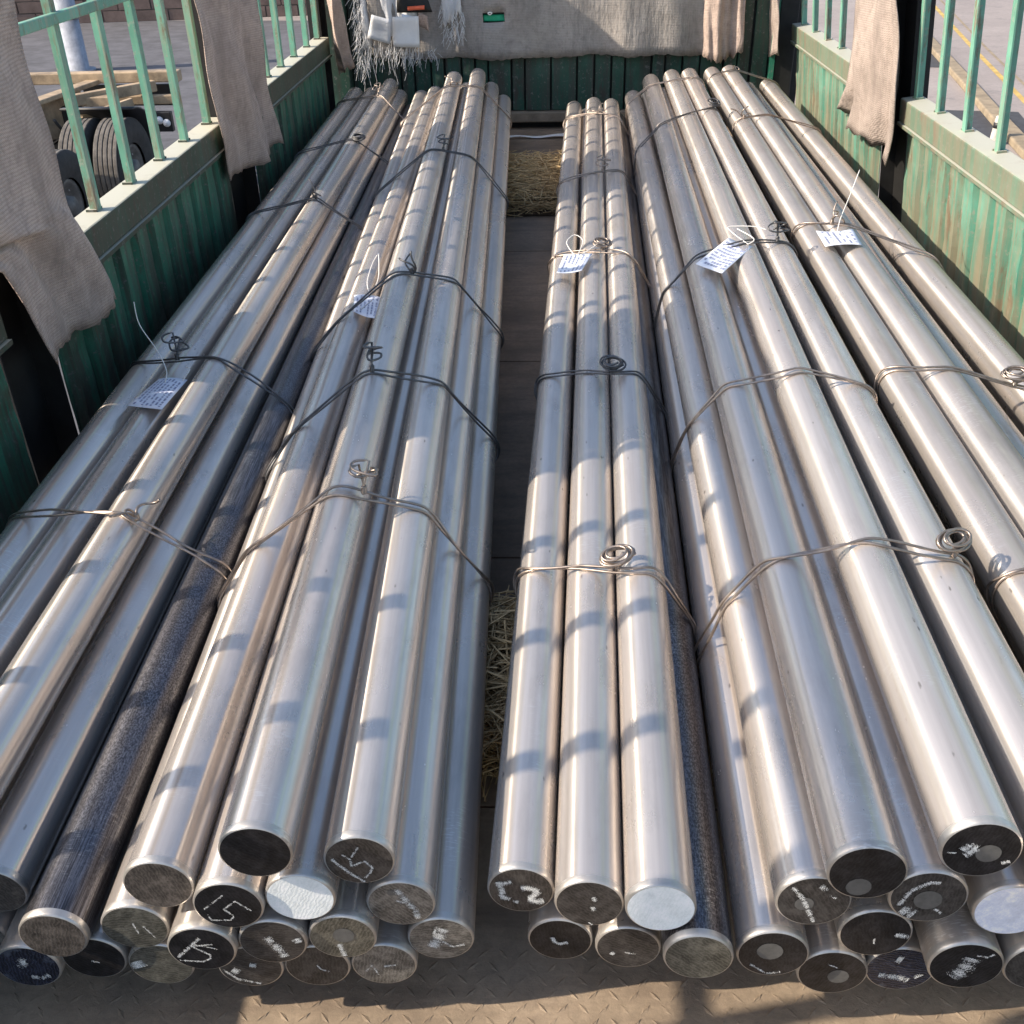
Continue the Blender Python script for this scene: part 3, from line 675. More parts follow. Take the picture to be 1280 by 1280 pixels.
# ------------------------------------------------------------------ steel bars: near-end centre, far-end centre, diameter
BARS = {
    'A1': (0.1, (-1.159, 0.918, 0.285), (-1.263, 7.0, 0.285), 'e_dark', 'steel', None, [],
        'shaded blue-grey bar lying closest to the left truck wall'),
    'A2': (0.1, (-1.058, 0.913, 0.285), (-1.156, 6.98, 0.285), 'e_dark', 'steel', None, [],
        'shaded bar between the wall-side bar and the sunlit top bar of the left bundle'),
    'A3': (0.1, (-0.912, 0.907, 0.332), (-1.029, 6.98, 0.337), 'e_dark', 'steel', None, [],
        'sunlit bar with striped shadows running along the top of the left bundle'),
    'A4': (0.1, (-0.8484, 0.9743, 0.2368), (-0.976, 7.0076, 0.2648), 'e_brown', 'steel', None, [],
        "shaded bar right of the left bundle's sunlit top bar, brown end at the frame"),
    'A5': (0.1, (-0.722, 0.8942, 0.2444), (-0.891, 6.8583, 0.2035), 'e_brown', 'steel_rough', None, [],
        'dark pitted scaly bar on the right flank of the left bundle, brown half-shaded end'),
    'a1': (0.1, (-0.6937, 0.9211, 0.1531), (-0.8099, 6.9218, 0.1469), 'e_black', 'steel_dull', None, [(0.05, [(-0.1, -0.1), (0.15, -0.18)], 0.3)],
        'low bar in the left bundle with plain black end, right of the glossy blue-black end'),
    'a2': (0.1, (-0.7908, 0.9071, 0.1494), (-0.9773, 6.9024, 0.15), 'e_blue', 'steel_dull', None, [(0.2, [(-0.2, 0.45), (0.0, 0.3), (-0.25, 0.05)], 0.45), (0.14, [(0.0, -0.5), (0.4, -0.55), (0.6, -0.4)], 0.35)],
        'lowest bar in the bottom left corner with glossy blue-black smeared end'),
    'a3': (0.1, (-0.8933, 0.9539, 0.148), (-1.0783, 6.9492, 0.1724), 'e_grey', 'steel_dull', None, [],
        'bar whose grey end is cut by the left frame edge under the brown-ended bar'),
    'B1': (0.1, (-0.5497, 0.9078, 0.3457), (-0.7252, 6.8389, 0.3123), 'e_brown', 'steel', None, [],
        'bar on the left shoulder of the second bundle with unmarked dark brown round end'),
    'B2': (0.1, (-0.3903, 0.8843, 0.4474), (-0.5905, 6.6896, 0.4208), 'e_black', 'steel', None, [],
        'topmost bar of the second bundle with plain black end higher than its neighbours'),
    'B3': (0.1, (-0.2638, 0.923, 0.3855), (-0.457, 6.8833, 0.4054), 'e_dark', 'steel', None, [(0.08, [(-0.8, 0.1), (-0.4, -0.45), (0.08, -0.94)], 0.05), (0.05, [(-0.48, 0.31), (-0.27, 0.1), (0.02, 0.61)], 0.2), (0.06, [(-0.27, 0.1), (-0.24, -0.2), (0.16, 0.0), (0.37, -0.29), (0.3, -0.5), (0.12, -0.75)], 0.1)],
        'bar with a chalked Y-like sign on its dark end, right of the topmost black end'),
    'B4': (0.1, (-0.2141, 0.9275, 0.2865), (-0.3781, 6.9256, 0.3173), 'e_grey', 'steel', (-0.25, 0.55, 0.13), [(0.16, [(-0.1, 0.72), (0.15, 0.25), (0.45, -0.35), (0.5, -0.7)], 0.45), (0.08, [(-0.15, 0.2), (0.3, 0.0)], 0.4)],
        'bar right of the Y-marked one, grey end with a diagonal chalk smear'),
    'B5': (0.1, (-0.162, 0.9341, 0.1962), (-0.3029, 6.9345, 0.2379), 'e_grey', 'steel_dull', None, [(0.28, [(0.1, 0.55), (-0.15, -0.1), (-0.3, -0.4)], 0.3), (0.08, [(-0.25, 0.2), (-0.1, 0.65)], 0.3), (0.07, [(0.05, -0.1), (0.35, -0.35), (0.75, -0.25)], 0.2)],
        'rightmost bar of the second bundle, end with a chalk blot crossed by an arc'),
    'b1': (0.1, (-0.3494, 0.9022, 0.3297), (-0.5238, 6.8409, 0.331), 'e_white', 'steel', None, [],
        'sunken bar with a brushed white end between the black end and the Y-marked end'),
    'b2': (0.1, (-0.6057, 0.9093, 0.2467), (-0.8228, 6.9031, 0.278), 'e_olive', 'steel_dull', None, [(0.05, [(0.0, 0.25), (0.08, -0.25)], 0.2), (0.05, [(0.3, 0.1), (0.55, -0.45)], 0.3)],
        'bar with olive sawn end and two pale strokes, under the brown-ended shoulder bar'),
    'b3': (0.1, (-0.4498, 0.8919, 0.3237), (-0.6258, 6.8903, 0.3262), 'e_black', 'steel', None, [(0.05, [(-0.73, -0.09), (-0.09, 0.53)], 0.45), (0.05, [(0.67, -0.18), (0.26, 0.27), (-0.15, -0.1), (0.1, -0.42), (0.0, -0.62), (-0.6, -0.62), (-0.68, -0.35)], 0.25)],
        'bar with a thin chalked 15 on a black end, upper of the two marked 15'),
    'b4': (0.1, (-0.5016, 0.8839, 0.2353), (-0.6642, 6.8834, 0.2342), 'e_black', 'steel_dull', None, [(0.09, [(-0.77, -0.33), (0.02, 0.57)], 0.1), (0.05, [(0.38, 0.29), (-0.26, 0.19), (0.24, -0.24), (0.2, -0.44), (-0.05, -0.58), (-0.75, -0.5)], 0.05), (0.03, [(0.5, 0.05), (-0.2, 0.3)], 0.3)],
        'bar with a bold chalked 15 on its end, lower of the two marked 15'),
    'b5': (0.1, (-0.5884, 0.9144, 0.15), (-0.71, 6.9163, 0.1463), 'e_olive', 'steel_dull', None, [(0.34, [(-0.8, 0.2), (-0.68, -0.1)], 0.0)],
        'lowest bar under the olive sawn end, white blot at its left rim'),
    'b6': (0.1, (-0.4516, 0.9143, 0.1483), (-0.6111, 6.9141, 0.1491), 'e_dark', 'steel_dull', None, [(0.2, [(-0.6, -0.1), (-0.4, -0.25)], 0.1), (0.16, [(0.0, 0.15), (0.2, 0.1)], 0.1), (0.08, [(-0.9, -0.1), (-0.5, -0.6), (0.2, -0.85)], 0.3)],
        'lowest bar under the two chalked 15 ends, dark end with white rubbed blot'),
    'b7': (0.1, (-0.401, 0.8971, 0.2357), (-0.5638, 6.8966, 0.2384), 'e_dark', 'steel_dull', None, [(0.22, [(-0.15, 0.3), (0.15, -0.3), (0.3, -0.7)], 0.5), (0.2, [(0.75, 0.2), (0.85, 0.0)], 0.2)],
        'bar below and left of the white end, dark grey end with a chalk smear'),
    'b8': (0.1, (-0.3007, 0.9062, 0.2364), (-0.4632, 6.9058, 0.2521), 'e_olive', 'steel_dull', (0.05, 0.12, 0.34), [(0.13, [(-0.12, -0.3), (-0.02, -0.9)], 0.05)],
        'bar below the white end showing a grey core disc and a white tick'),
    'b9': (0.1, (-0.3502, 0.9174, 0.1487), (-0.5104, 6.9171, 0.1531), 'e_dark', 'steel_dull', None, [(0.04, [(0.0, 0.1), (0.1, -0.12), (0.35, -0.25)], 0.2)],
        'lowest bar under the grey core disc end, plain dark end with one thin dash'),
    'b10': (0.1, (-0.2495, 0.9218, 0.1489), (-0.41, 6.9215, 0.1666), 'e_grey', 'steel_dull', None, [(0.06, [(0.0, -0.05), (0.3, 0.0), (0.45, 0.02)], 0.2), (0.05, [(-0.6, -0.3), (-0.4, 0.0), (-0.2, -0.5)], 0.4)],
        'rightmost lowest bar of the second bundle, half dark half scratched end'),
    'C1': (0.1, (-0.0426, 0.9666, 0.2689), (0.1513, 6.8865, 0.2026), 'e_dark', 'steel', None, [(0.17, [(0.02, 0.12), (0.3, 0.16), (0.55, 0.02), (0.4, -0.22), (0.26, -0.36), (0.45, -0.5), (0.72, -0.42)], 0.0), (0.15, [(-0.72, 0.38), (-0.58, 0.0), (-0.62, -0.3), (-0.35, -0.42)], 0.05), (0.13, [(-0.62, 0.3), (-0.3, 0.42)], 0.05), (0.12, [(-0.25, -0.5), (-0.08, -0.55)], 0.1)],
        'left top bar of the small middle bundle with thick chalk figure 52 on its end'),
    'C2': (0.1, (0.0565, 0.9271, 0.2932), (0.2729, 6.8288, 0.2346), 'e_dark', 'steel', None, [(0.1, [(0.12, 0.35), (0.18, 0.15)], 0.1), (0.05, [(0.0, -0.85), (0.1, -0.95)], 0.0), (0.12, [(0.1, -0.1), (0.15, -0.3)], 0.5)],
        'centre top bar of the small middle bundle, dark end with a pale speck'),
    'C3': (0.1, (0.1551, 0.9065, 0.313), (0.381, 6.797, 0.2316), 'e_white', 'steel', None, [],
        'right top bar of the small middle bundle with a bright white end'),
    'C4': (0.1, (0.2115, 0.8882, 0.2297), (0.4305, 6.7822, 0.1442), 'e_olive', 'steel_rough', None, [],
        'dark speckled scaly bar low on the right side of the small middle bundle'),
    'c1': (0.1, (0.016, 0.965, 0.1542), (0.2353, 6.9602, 0.1453), 'e_black', 'steel_dull', None, [(0.1, [(-0.25, 0.15), (-0.2, -0.05), (-0.02, -0.18), (0.25, -0.08)], 0.0)],
        'lower left bar of the small middle bundle, dark end with small white hook mark'),
    'c2': (0.1, (0.1192, 0.9546, 0.1523), (0.3354, 6.9502, 0.1475), 'e_dark', 'steel_dull', None, [(0.12, [(-0.55, -0.25), (-0.45, -0.35)], 0.1), (0.07, [(-0.1, -0.2), (0.25, -0.28)], 0.5)],
        'lower bar of the small middle bundle under the white end, dark ringed end with specks'),
    'D0': (0.1035, (0.3202, 0.9022, 0.2197), (0.5313, 6.8707, 0.1719), 'e_black', 'steel', (-0.1, 0.15, 0.38), [(0.06, [(-0.6, -0.5), (-0.1, -0.9), (0.3, -0.8)], 0.3)],
        'leftmost bar of the fourth bundle, black end with a grey centre disc'),
    'D1': (0.1035, (0.3618, 0.9031, 0.3384), (0.5174, 6.7978, 0.276), 'e_dark', 'steel', (-0.25, -0.1, 0.27), [(0.1, [(-0.65, 0.6), (-0.3, 0.1), (0.1, -0.85)], 0.15), (0.14, [(0.1, 0.7), (0.3, 0.55)], 0.5), (0.06, [(0.4, 0.3), (0.6, 0.2)], 0.4)],
        'bar with a long diagonal chalk line and brown stain on its end, fourth bundle'),
    'D2': (0.1035, (0.4141, 0.8802, 0.4281), (0.6285, 6.8683, 0.3573), 'e_black', 'steel', (-0.15, -0.55, 0.34), [],
        'smooth shaded blue bar of the fourth bundle with jet black end and faint low disc'),
    'D3': (0.1035, (0.554, 0.8873, 0.4677), (0.7549, 6.8634, 0.3831), 'e_black', 'steel', (0.2, -0.1, 0.33), [(0.16, [(-0.5, 0.0), (-0.35, 0.2), (-0.15, 0.1), (-0.3, -0.1), (-0.4, -0.2)], 0.1), (0.05, [(-0.9, -0.1), (-0.65, -0.12)], 0.2), (0.1, [(0.6, -0.45), (0.8, -0.35)], 0.2)],
        'sunlit bar with a white blob beside a grey disc on its black end'),
    'D4': (0.1035, (0.686, 0.8154, 0.437), (0.8548, 6.7901, 0.401), 'e_dark', 'steel', None, [],
        'sunlit rightmost bar of the fourth bundle beside the dark gap, its end out of frame'),
    'd1': (0.1035, (0.504, 0.8842, 0.3761), (0.7163, 6.8318, 0.2855), 'e_dark', 'steel', (0.0, -0.1, 0.38), [(0.1, [(-0.75, -0.35), (-0.5, 0.3), (-0.1, 0.62), (0.2, 0.66)], 0.1), (0.3, [(-0.65, -0.55), (-0.3, -0.75)], 0.25), (0.08, [(0.25, -0.45), (0.45, -0.6)], 0.1)],
        'sunken blue bar between two sunlit bars, end with a pale arc smear, fourth bundle'),
    'd2': (0.1035, (0.4604, 0.909, 0.2615), (0.6199, 6.9093, 0.2496), 'e_black', 'steel_dull', None, [(0.14, [(0.55, 0.02), (0.95, -0.05)], 0.1), (0.04, [(0.0, -0.2), (0.02, -0.45)], 0.2)],
        'bar under the jet black end, black end with a short white dash at its right'),
    'd3': (0.1035, (0.4165, 0.915, 0.1586), (0.6336, 6.9097, 0.1465), 'e_black', 'steel_dull', (0.2, -0.15, 0.32), [(0.04, [(-0.2, 0.45), (0.1, 0.3)], 0.3)],
        'lowest left bar of the fourth bundle, black end with a dull centre disc'),
    'd4': (0.1035, (0.5208, 0.9277, 0.1507), (0.7384, 6.9223, 0.1513), 'e_blue', 'steel_dull', None, [(0.22, [(-0.2, 0.55), (-0.05, 0.5)], 0.0), (0.18, [(-0.6, -0.3), (-0.1, -0.35), (0.3, -0.5)], 0.3), (0.2, [(0.5, -0.2), (0.6, -0.3)], 0.3)],
        'lowest bar of the fourth bundle with bluish-black end and white smears'),
    'd5': (0.1035, (0.5819, 0.8788, 0.2344), (0.8336, 6.8682, 0.1999), 'e_black', 'steel_dull', None, [(0.34, [(0.1, 0.4), (-0.05, -0.2), (-0.3, -0.5)], 0.55), (0.06, [(0.2, 0.55), (0.5, 0.5), (0.65, 0.65)], 0.2)],
        'lower bar of the fourth bundle with a big rubbed chalk patch on its black end'),
    'd6': (0.1035, (0.6259, 0.8934, 0.3375), (0.8206, 6.8902, 0.3035), 'e_pale', 'steel_dull', None, [],
        'bar with a pale lavender painted end at the right frame edge'),
    'd7': (0.1035, (0.6896, 0.8832, 0.2271), (0.9344, 6.8741, 0.2285), 'e_dark', 'steel_dull', None, [],
        'bar with dark end cut by the bottom right frame edge under the lavender end'),
    'E1': (0.1035, (0.8428, 0.8814, 0.4104), (1.0065, 6.88, 0.3917), 'e_dark', 'steel_dull', None, [],
        'left top bar of the right bundle, just across the dark gap from the fourth bundle'),
    'E2': (0.1035, (0.9471, 0.8822, 0.4145), (1.1137, 6.881, 0.4006), 'e_dark', 'steel_dull', None, [],
        'second top bar of the right bundle, carrying the white tag'),
    'E3': (0.1035, (1.078, 0.882, 0.312), (1.237, 6.88, 0.3), 'e_dark', 'steel', None, [],
        'blue-violet sunken bar between the tagged bar and the wall-side bar of the right bundle'),
    'E4': (0.1035, (1.2067, 0.8817, 0.351), (1.3605, 6.8806, 0.3169), 'e_dark', 'steel_dull', None, [],
        'sunlit bar of the right bundle lying closest to the right truck wall'),
    'A7': (0.1, (-1.108, 0.9, 0.196), (-1.218, 6.9, 0.186), 'e_dark', 'steel_dull', None, [],
        'buried bar low in the left bundle under its shaded wall-side bars'),
    'A8': (0.1, (-0.985, 0.9, 0.204), (-1.095, 6.9, 0.194), 'e_dark', 'steel_dull', None, [],
        'buried bar low in the left bundle under its shaded wall-side bars'),
    'E6': (0.1, (0.9, 0.9, 0.3), (1.06, 6.9, 0.29), 'e_dark', 'steel_dull', None, [],
        'buried lower bar under the top bars of the right bundle'),
    'E7': (0.1, (0.985, 0.9, 0.235), (1.145, 6.9, 0.225), 'e_dark', 'steel_dull', None, [],
        'buried lower bar under the top bars of the right bundle'),
    'E8': (0.1, (1.14, 0.9, 0.205), (1.3, 6.9, 0.195), 'e_dark', 'steel_dull', None, [],
        'buried lower bar under the top bars of the right bundle'),
    'E9': (0.1, (1.262, 0.9, 0.255), (1.417, 6.9, 0.245), 'e_dark', 'steel_dull', None, [],
        'buried lower bar under the top bars of the right bundle'),
}
WIRES = {'A1': [1.82, -0.235, -0.963], 'A2': [2.623, -0.321, -0.963], 'A3': [4.198, 0.02, -0.963], 'A4': [5.267, 0.112, -0.963], 'A5': [6.338, -0.577, -0.963], 'B1': [1.711, 0.197, -0.448], 'B2': [2.278, 0.41, -0.448], 'B3': [3.012, 0.477, -0.448], 'B4': [4.641, 0.23, -0.448], 'B5': [6.237, 0.482, -0.448], 'C1': [1.655, -0.284, 0.161], 'C2': [2.624, -0.29, 0.161], 'C3': [3.719, -0.387, 0.161], 'C4': [4.895, 0.109, 0.161], 'C5': [6.335, -0.456, 0.161], 'D1': [1.516, -0.073, 0.583], 'D2': [2.256, -0.128, 0.583], 'D3': [3.276, 0.197, 0.583], 'D4': [5.358, 0.657, 0.583], 'D5': [6.442, -0.067, 0.583], 'E1': [1.464, -0.174, 1.101], 'E2': [2.343, -0.114, 1.101], 'E3': [3.512, -0.409, 1.101], 'E4': [5.376, 0.225, 1.101], 'E5': [6.648, 0.42, 1.101]}
GROUP_NAME = {'A': "left bundle of steel bars", 'B': "second bundle of steel bars", 'C': "small middle bundle of steel bars", 'D': "fourth bundle of steel bars", 'E': "right bundle of steel bars"}
rb = random.Random(11)
_bar_me = {}
def bar_mesh(R, L, bmat):
    """turned bar with a rounded lip at both ends"""
    b = MB(); Mx = Matrix.Rotation(-PI / 2, 4, 'X')       # local z -> +y
    c = .0028
    b.lathe([(R - c * 1.2, 0), (R - c * .45, c * .35), (R, c * 1.3), (R, .012)], Mx, 56)
    me_l = b.mesh("bar_lip")
    b = MB(); ys_ = [.012, .6, 1.5, 2.5, 3.5, 4.5, 5.4, L - .004, L]
    b.lathe([(R, y) for y in ys_[:-1]] + [(R - c, L)], Mx, 56)
    return b.mesh("bar_body"), me_l
def disc(R, dy, n=48, cx=0, cz=0, rough=0.0, rnd=None):
    vs = []
    for k_ in range(n):
        a = 2 * PI * k_ / n; r = R * (1 + (rnd.uniform(-rough, rough) if rnd else 0)); vs.append((cx + r * math.cos(a), dy, cz + r * math.sin(a)))
    return MB().add(vs, [tuple(range(n))])
for key, (D, Np, Fp, em, bmat, spot, strokes, lab) in BARS.items():
    R = D / 2; a = Vector(Np); b_ = Vector(Fp); d = (b_ - a); L = d.length; d.normalize()
    sx = d.cross(Vector((0, 0, 1))).normalized(); up = sx.cross(d)
    me, me_l = bar_mesh(R, L, bmat)
    o = mesh_obj("steel_bar", me, M[bmat])
    o.matrix_world = Matrix(((sx.x, d.x, up.x, a.x), (sx.y, d.y, up.y, a.y), (sx.z, d.z, up.z, a.z), (0, 0, 0, 1)))
    tag(o, lab, "steel bar", GROUP_NAME[key[0].upper()])
    mesh_obj("bar_lip", me_l, M['steel_lip'], o)
    ri_ = R - .0028 * 1.2
    tilt = rb.uniform(-.015, .015)
    disc(ri_, 0.0).build("end_face", M[em], o, (0, 0, 0), (0, rb.uniform(-1.2, 1.2), 0))
    disc(R - .0028, 0).build("end_face", M['e_dark'], o, (0, L - .0002, 0), (0, 0, PI))
    if spot: disc(ri_ * spot[2], -.0006, 48, spot[0] * ri_, spot[1] * ri_, .018, rb).build("core_disc", M['spot'], o)
    if strokes:
        cb = MB()
        for (w, pts, skip) in strokes:
            for (x0, z0), (x1, z1) in zip(pts[:-1], pts[1:]):
                Ls = math.hypot(x1 - x0, z1 - z0); tx, tz = (x1 - x0) / Ls, (z1 - z0) / Ls
                n_ = int((Ls + .5 * w) * max(w, .05) * 6500)
                for q in range(n_):
                    t = rb.uniform(-.02, 1.02); off = rb.gauss(0, .34) * w
                    if abs(off) > w * .85: continue
                    if math.sin(t * 17 * Ls + x0 * 9) * .5 + .5 < skip * .8 and rb.random() < .75: continue
                    if rb.random() < skip * .6: continue
                    px = x0 + (x1 - x0) * t - tz * off; pz = z0 + (z1 - z0) * t + tx * off
                    if px * px + pz * pz > .93: continue
                    y = -.0009 - rb.uniform(0, .0006); r_ = rb.uniform(.006, .014); a_ = rb.uniform(0, 6.28)
                    cb.add([((px + r_ * rb.uniform(.5, 1.2) * math.cos(a_ + k_ * 1.57)) * ri_, y, (pz + r_ * rb.uniform(.5, 1.2) * math.sin(a_ + k_ * 1.57)) * ri_) for k_ in range(4)], [(0, 1, 2, 3)])
        cb.build("chalk_mark", M['chalk'], o)["kind"] = "stuff"

# ------------------------------------------------------------------ tie wires
def section(gk, Y):
    out = []
    for k_, v in BARS.items():
        if k_[0].upper() == gk:
            N_, F_ = v[1], v[2]; t = (Y - N_[1]) / (F_[1] - N_[1])
            out.append((N_[0] + (F_[0] - N_[0]) * t, N_[2] + (F_[2] - N_[2]) * t, v[0] / 2))
    return out
def hull2(p):
    p = sorted(set((round(x, 6), round(z, 6)) for x, z in p))
    def half(q):
        h = []
        for c in q:
            while len(h) > 1 and (h[-1][0] - h[-2][0]) * (c[1] - h[-2][1]) - (h[-1][1] - h[-2][1]) * (c[0] - h[-2][0]) <= 0: h.pop()
            h.append(c)
        return h[:-1]
    return half(p) + half(p[::-1])
def wire_loop(gk, y0, s, xc, pad, wob, seed):
    rnd = random.Random(seed); P = []
    for x, z, r in section(gk, y0):
        for k_ in range(40):
            a = 2 * PI * k_ / 40; P.append((x + (r + pad) * math.cos(a), z + (r + pad) * math.sin(a)))
    h = hull2(P); h.append(h[0]); Q = []
    for (x0, z0), (x1, z1) in zip(h[:-1], h[1:]):
        n = max(1, int(math.hypot(x1 - x0, z1 - z0) / .018))
        for i in range(n): Q.append((x0 + (x1 - x0) * i / n, z0 + (z1 - z0) * i / n))
    p1, p2, p3 = (rnd.uniform(0, 6) for _ in range(3)); out = []
    for i, (x, z) in enumerate(Q):
        u = 2 * PI * i / len(Q)
        out.append((x, y0 + s * (x - xc) + wob * math.sin(3 * u + p1) + wob * .8 * math.sin(7 * u + p2) + wob * .3 * math.sin(17 * u + p3), z))
    for _ in range(3):
        out = [tuple(.25 * out[i - 1][q] + .5 * out[i][q] + .25 * out[(i + 1) % len(out)][q] for q in range(3)) for i in range(len(out))]
    return out
def knot_curve(kind, seed):
    """bent wire ends of a tie, about its foot at the origin"""
    rnd = random.Random(seed); curves = []
    if kind == 'coil':
        n = 5; pts = []; ax = Matrix.Rotation(rnd.uniform(-.3, .3), 3, 'Y') @ Matrix.Rotation(rnd.uniform(.25, .7), 3, 'X')
        for i in range(n * 18):
            a = 2 * PI * i / 18; t = i / (n * 18); r = .030 - .012 * t + .004 * math.sin(a * .7 + seed)
            pts.append(ax @ Vector((r * 1.2 * math.cos(a) + .004 * math.sin(a * .37), r * math.sin(a) * .8, .022 * t - .004 + .003 * math.sin(a * .6))) + Vector((0, .01, .022)))
        curves.append([Vector((0, 0, -.004)), Vector((.006, .0, .006))] + pts)
    elif kind == 'loops':
        for q in range(2):
            c = Vector((rnd.uniform(-.012, .012), rnd.uniform(-.005, .02), .03 + .018 * q)); ax = Matrix.Rotation(rnd.uniform(-.6, .6), 3, 'Z') @ Matrix.Rotation(rnd.uniform(.2, 1.0), 3, 'X')
            r = rnd.uniform(.016, .024)
            lp = [ax @ Vector((r * (1.25 + .25 * math.sin(1.7 * a + seed)) * math.cos(a), r * (.8 + .3 * math.sin(.8 * a + q)) * math.sin(a), .004 * a * math.sin(a * .5))) + c for a in [2 * PI * i / 18 + 1.5 for i in range(20)]]
            curves.append([Vector((rnd.uniform(-.004, .004), 0, -.002)), Vector((0, .004, .012))] + lp)
    else:
        for q in range(3):
            pts = [Vector((rnd.uniform(-.005, .005), rnd.uniform(-.004, .004), -.003))]; dr = Vector((rnd.uniform(-1, 1), rnd.uniform(-.5, 1), rnd.uniform(.5, 1.2))).normalized(); p = pts[0].copy(); ax = Vector((rnd.uniform(-1, 1), rnd.uniform(-1, 1), rnd.uniform(-1, 1))).normalized()
            for i in range(16):
                p = p + dr * .0055; dr = (Matrix.Rotation(rnd.uniform(.18, .38), 3, ax) @ dr).normalized()
                if p.z < -.002: p.z = -.002
                pts.append(p.copy())
            curves.append(pts)
    # twisted neck
    curves.append([Vector((.004 * math.cos(a), .004 * math.sin(a), -.004 + .016 * i / 16)) for i, a in enumerate([1.1 * k_ for k_ in range(17)])])
    curves.append([Vector((-.004 * math.cos(a), -.004 * math.sin(a), -.004 + .016 * i / 16)) for i, a in enumerate([1.1 * k_ for k_ in range(17)])])
    return curves
KN = {'A1': (-.873, 'tangle'), 'A2': (-1.069, 'loops'), 'A3': (-.952, 'tangle'), 'A4': (-.945, 'coil'), 'A5': (-1.029, 'loops'),
      'B1': (-.36, 'loops'), 'B2': (-.43, 'loops'), 'B3': (-.42, 'tangle'), 'B4': (-.455, 'loops'), 'B5': (-.566, 'tangle'),
      'C1': (.125, 'coil'), 'C2': (.153, 'coil'), 'C3': (.186, 'coil'), 'C4': (.235, 'loops'), 'C5': (.27, 'tangle'),
      'D1': (.735, 'coil'), 'D2': (.78, None), 'D3': (.75, 'loops'), 'D4': (.85, 'coil'), 'D5': (.84, None),
      'E1': (.98, None), 'E2': (1.155, 'coil'), 'E3': (.965, 'tangle'), 'E4': (.95, 'tangle'), 'E5': (.92, 'tangle')}
WHERE = ["nearest the tail", "second from the tail", "halfway along the load", "fourth from the tail", "nearest the bulkhead"]
BUN = {'A': "left bundle", 'B': "second bundle", 'C': "small middle bundle", 'D': "fourth bundle", 'E': "right bundle"}
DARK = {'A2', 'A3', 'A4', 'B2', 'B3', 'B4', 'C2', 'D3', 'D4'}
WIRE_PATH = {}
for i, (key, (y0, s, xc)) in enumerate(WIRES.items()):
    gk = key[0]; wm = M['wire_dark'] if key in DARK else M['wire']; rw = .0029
    lp1 = wire_loop(gk, y0, s, xc, .0035, .006, i); lp2 = wire_loop(gk, y0 + .010, s, xc, .0075, .009, i + 50)
    b = MB().tube(lp1, rw, 6, True).tube(lp2, rw, 6, True)
    o = b.build("tie_wire", wm)
    kx, kind = KN[key]
    tag(o, "%s tie wire round the %s, %s" % ("dark" if key in DARK else "pale", BUN[gk], WHERE[int(key[1]) - 1]), "wire", "wires tying the bundles")
    top = max((p for p in lp2 if abs(p[0] - kx) < .02), key=lambda p: p[2], default=None) or max(lp2, key=lambda p: p[2])
    WIRE_PATH[key] = top
    if kind:
        kb = MB(); rot = Matrix.Rotation(random.Random(i).uniform(-.5, .5), 3, 'Z')
        sc_ = .95 if kind == 'coil' else 1.0
        for cv in knot_curve(kind, i * 3 + 2): kb.tube([rot @ (p * sc_) + Vector(top) for p in cv], rw, 6)
        kb.build("wire_coil" if kind == 'coil' else "wire_knot", wm, o)

# ------------------------------------------------------------------ printed tags
def make_tag(name_c, label, c, lines, text_dir, wire_key, string_pts, seed, chk=None):
    """c: four corners of the card (far-left, far-right, near-right, near-left)"""
    rnd = random.Random(seed)
    c = [Vector(p) for p in c]
    n = 8; vs = []; fs = []
    def pt(u, v, dz=0.0):
        p = c[0] * (1 - u) * (1 - v) + c[1] * u * (1 - v) + c[2] * u * v + c[3] * (1 - u) * v
        return p + Vector((0, 0, .006 * math.sin(u * PI) * math.sin(v * 2.2 + seed) + .004 * u * v + dz))
    for j in range(n + 1):
        for i in range(n + 1): vs.append(pt(i / n, j / n))
    for j in range(n):
        for i in range(n): a = j * (n + 1) + i; fs.append((a, a + n + 1, a + n + 2, a + 1))
    o = MB().add(vs, fs, True).build("paper_tag", M['tag_paper'], None, solid=.0012)
    tag(o, label, "tag", "printed tags on the bundles")
    tb = MB()
    for r in range(lines):
        v = .14 + .74 * r / (lines - 1); u = .07
        while u < .93:
            w = rnd.uniform(.03, .10)
            if rnd.random() < .82:
                h = .030
                def P(a, b_): return pt(a, b_, .0016) if text_dir == 'u' else pt(b_, a, .0016)
                tb.add([P(u, v - h), P(min(.95, u + w), v - h), P(min(.95, u + w), v + h), P(u, v + h)], [(0, 3, 2, 1)])
            u += w + .025
    tb.build("printed_text", M['ink'], o)
    if chk:
        kb = MB(); kb.tube([pt(u, v, .0022) for u, v in chk], .0016, 4); kb.build("white_tick", M['string'], o)
    sb = MB()
    for sp in string_pts: sb.tube(sp, .0016, 5)
    sb.build("tag_string", M['string'], o)
    return o
def arc(pts, n=8):
    pts = [Vector(p) for p in pts]; out = []
    P = [pts[0]] + pts + [pts[-1]]
    for i in range(1, len(P) - 2):
        for k_ in range(n):
            t = k_ / n; a, b_, c, d = P[i - 1], P[i], P[i + 1], P[i + 2]
            out.append(.5 * ((2 * b_) + (c - a) * t + (2 * a - 5 * b_ + 4 * c - d) * t * t + (3 * b_ - a - 3 * c + d) * t ** 3))
    out.append(P[-2]); return out
make_tag("A", "bluish printed paper tag in the shade on the left bundle beside the wall", [(-1.092, 2.568, .348), (-1.006, 2.552, .352), (-1.020, 2.372, .348), (-1.128, 2.411, .344)], 7, 'v', 'A2',
         [arc([(-1.06, 2.525, .355), (-1.075, 2.59, .365), (-1.115, 2.65, .40), (-1.165, 2.69, .46), (-1.175, 2.71, .52)]), arc([(-1.015, 2.54, .355), (-1.005, 2.58, .37), (-1.025, 2.61, .365)])], 1)
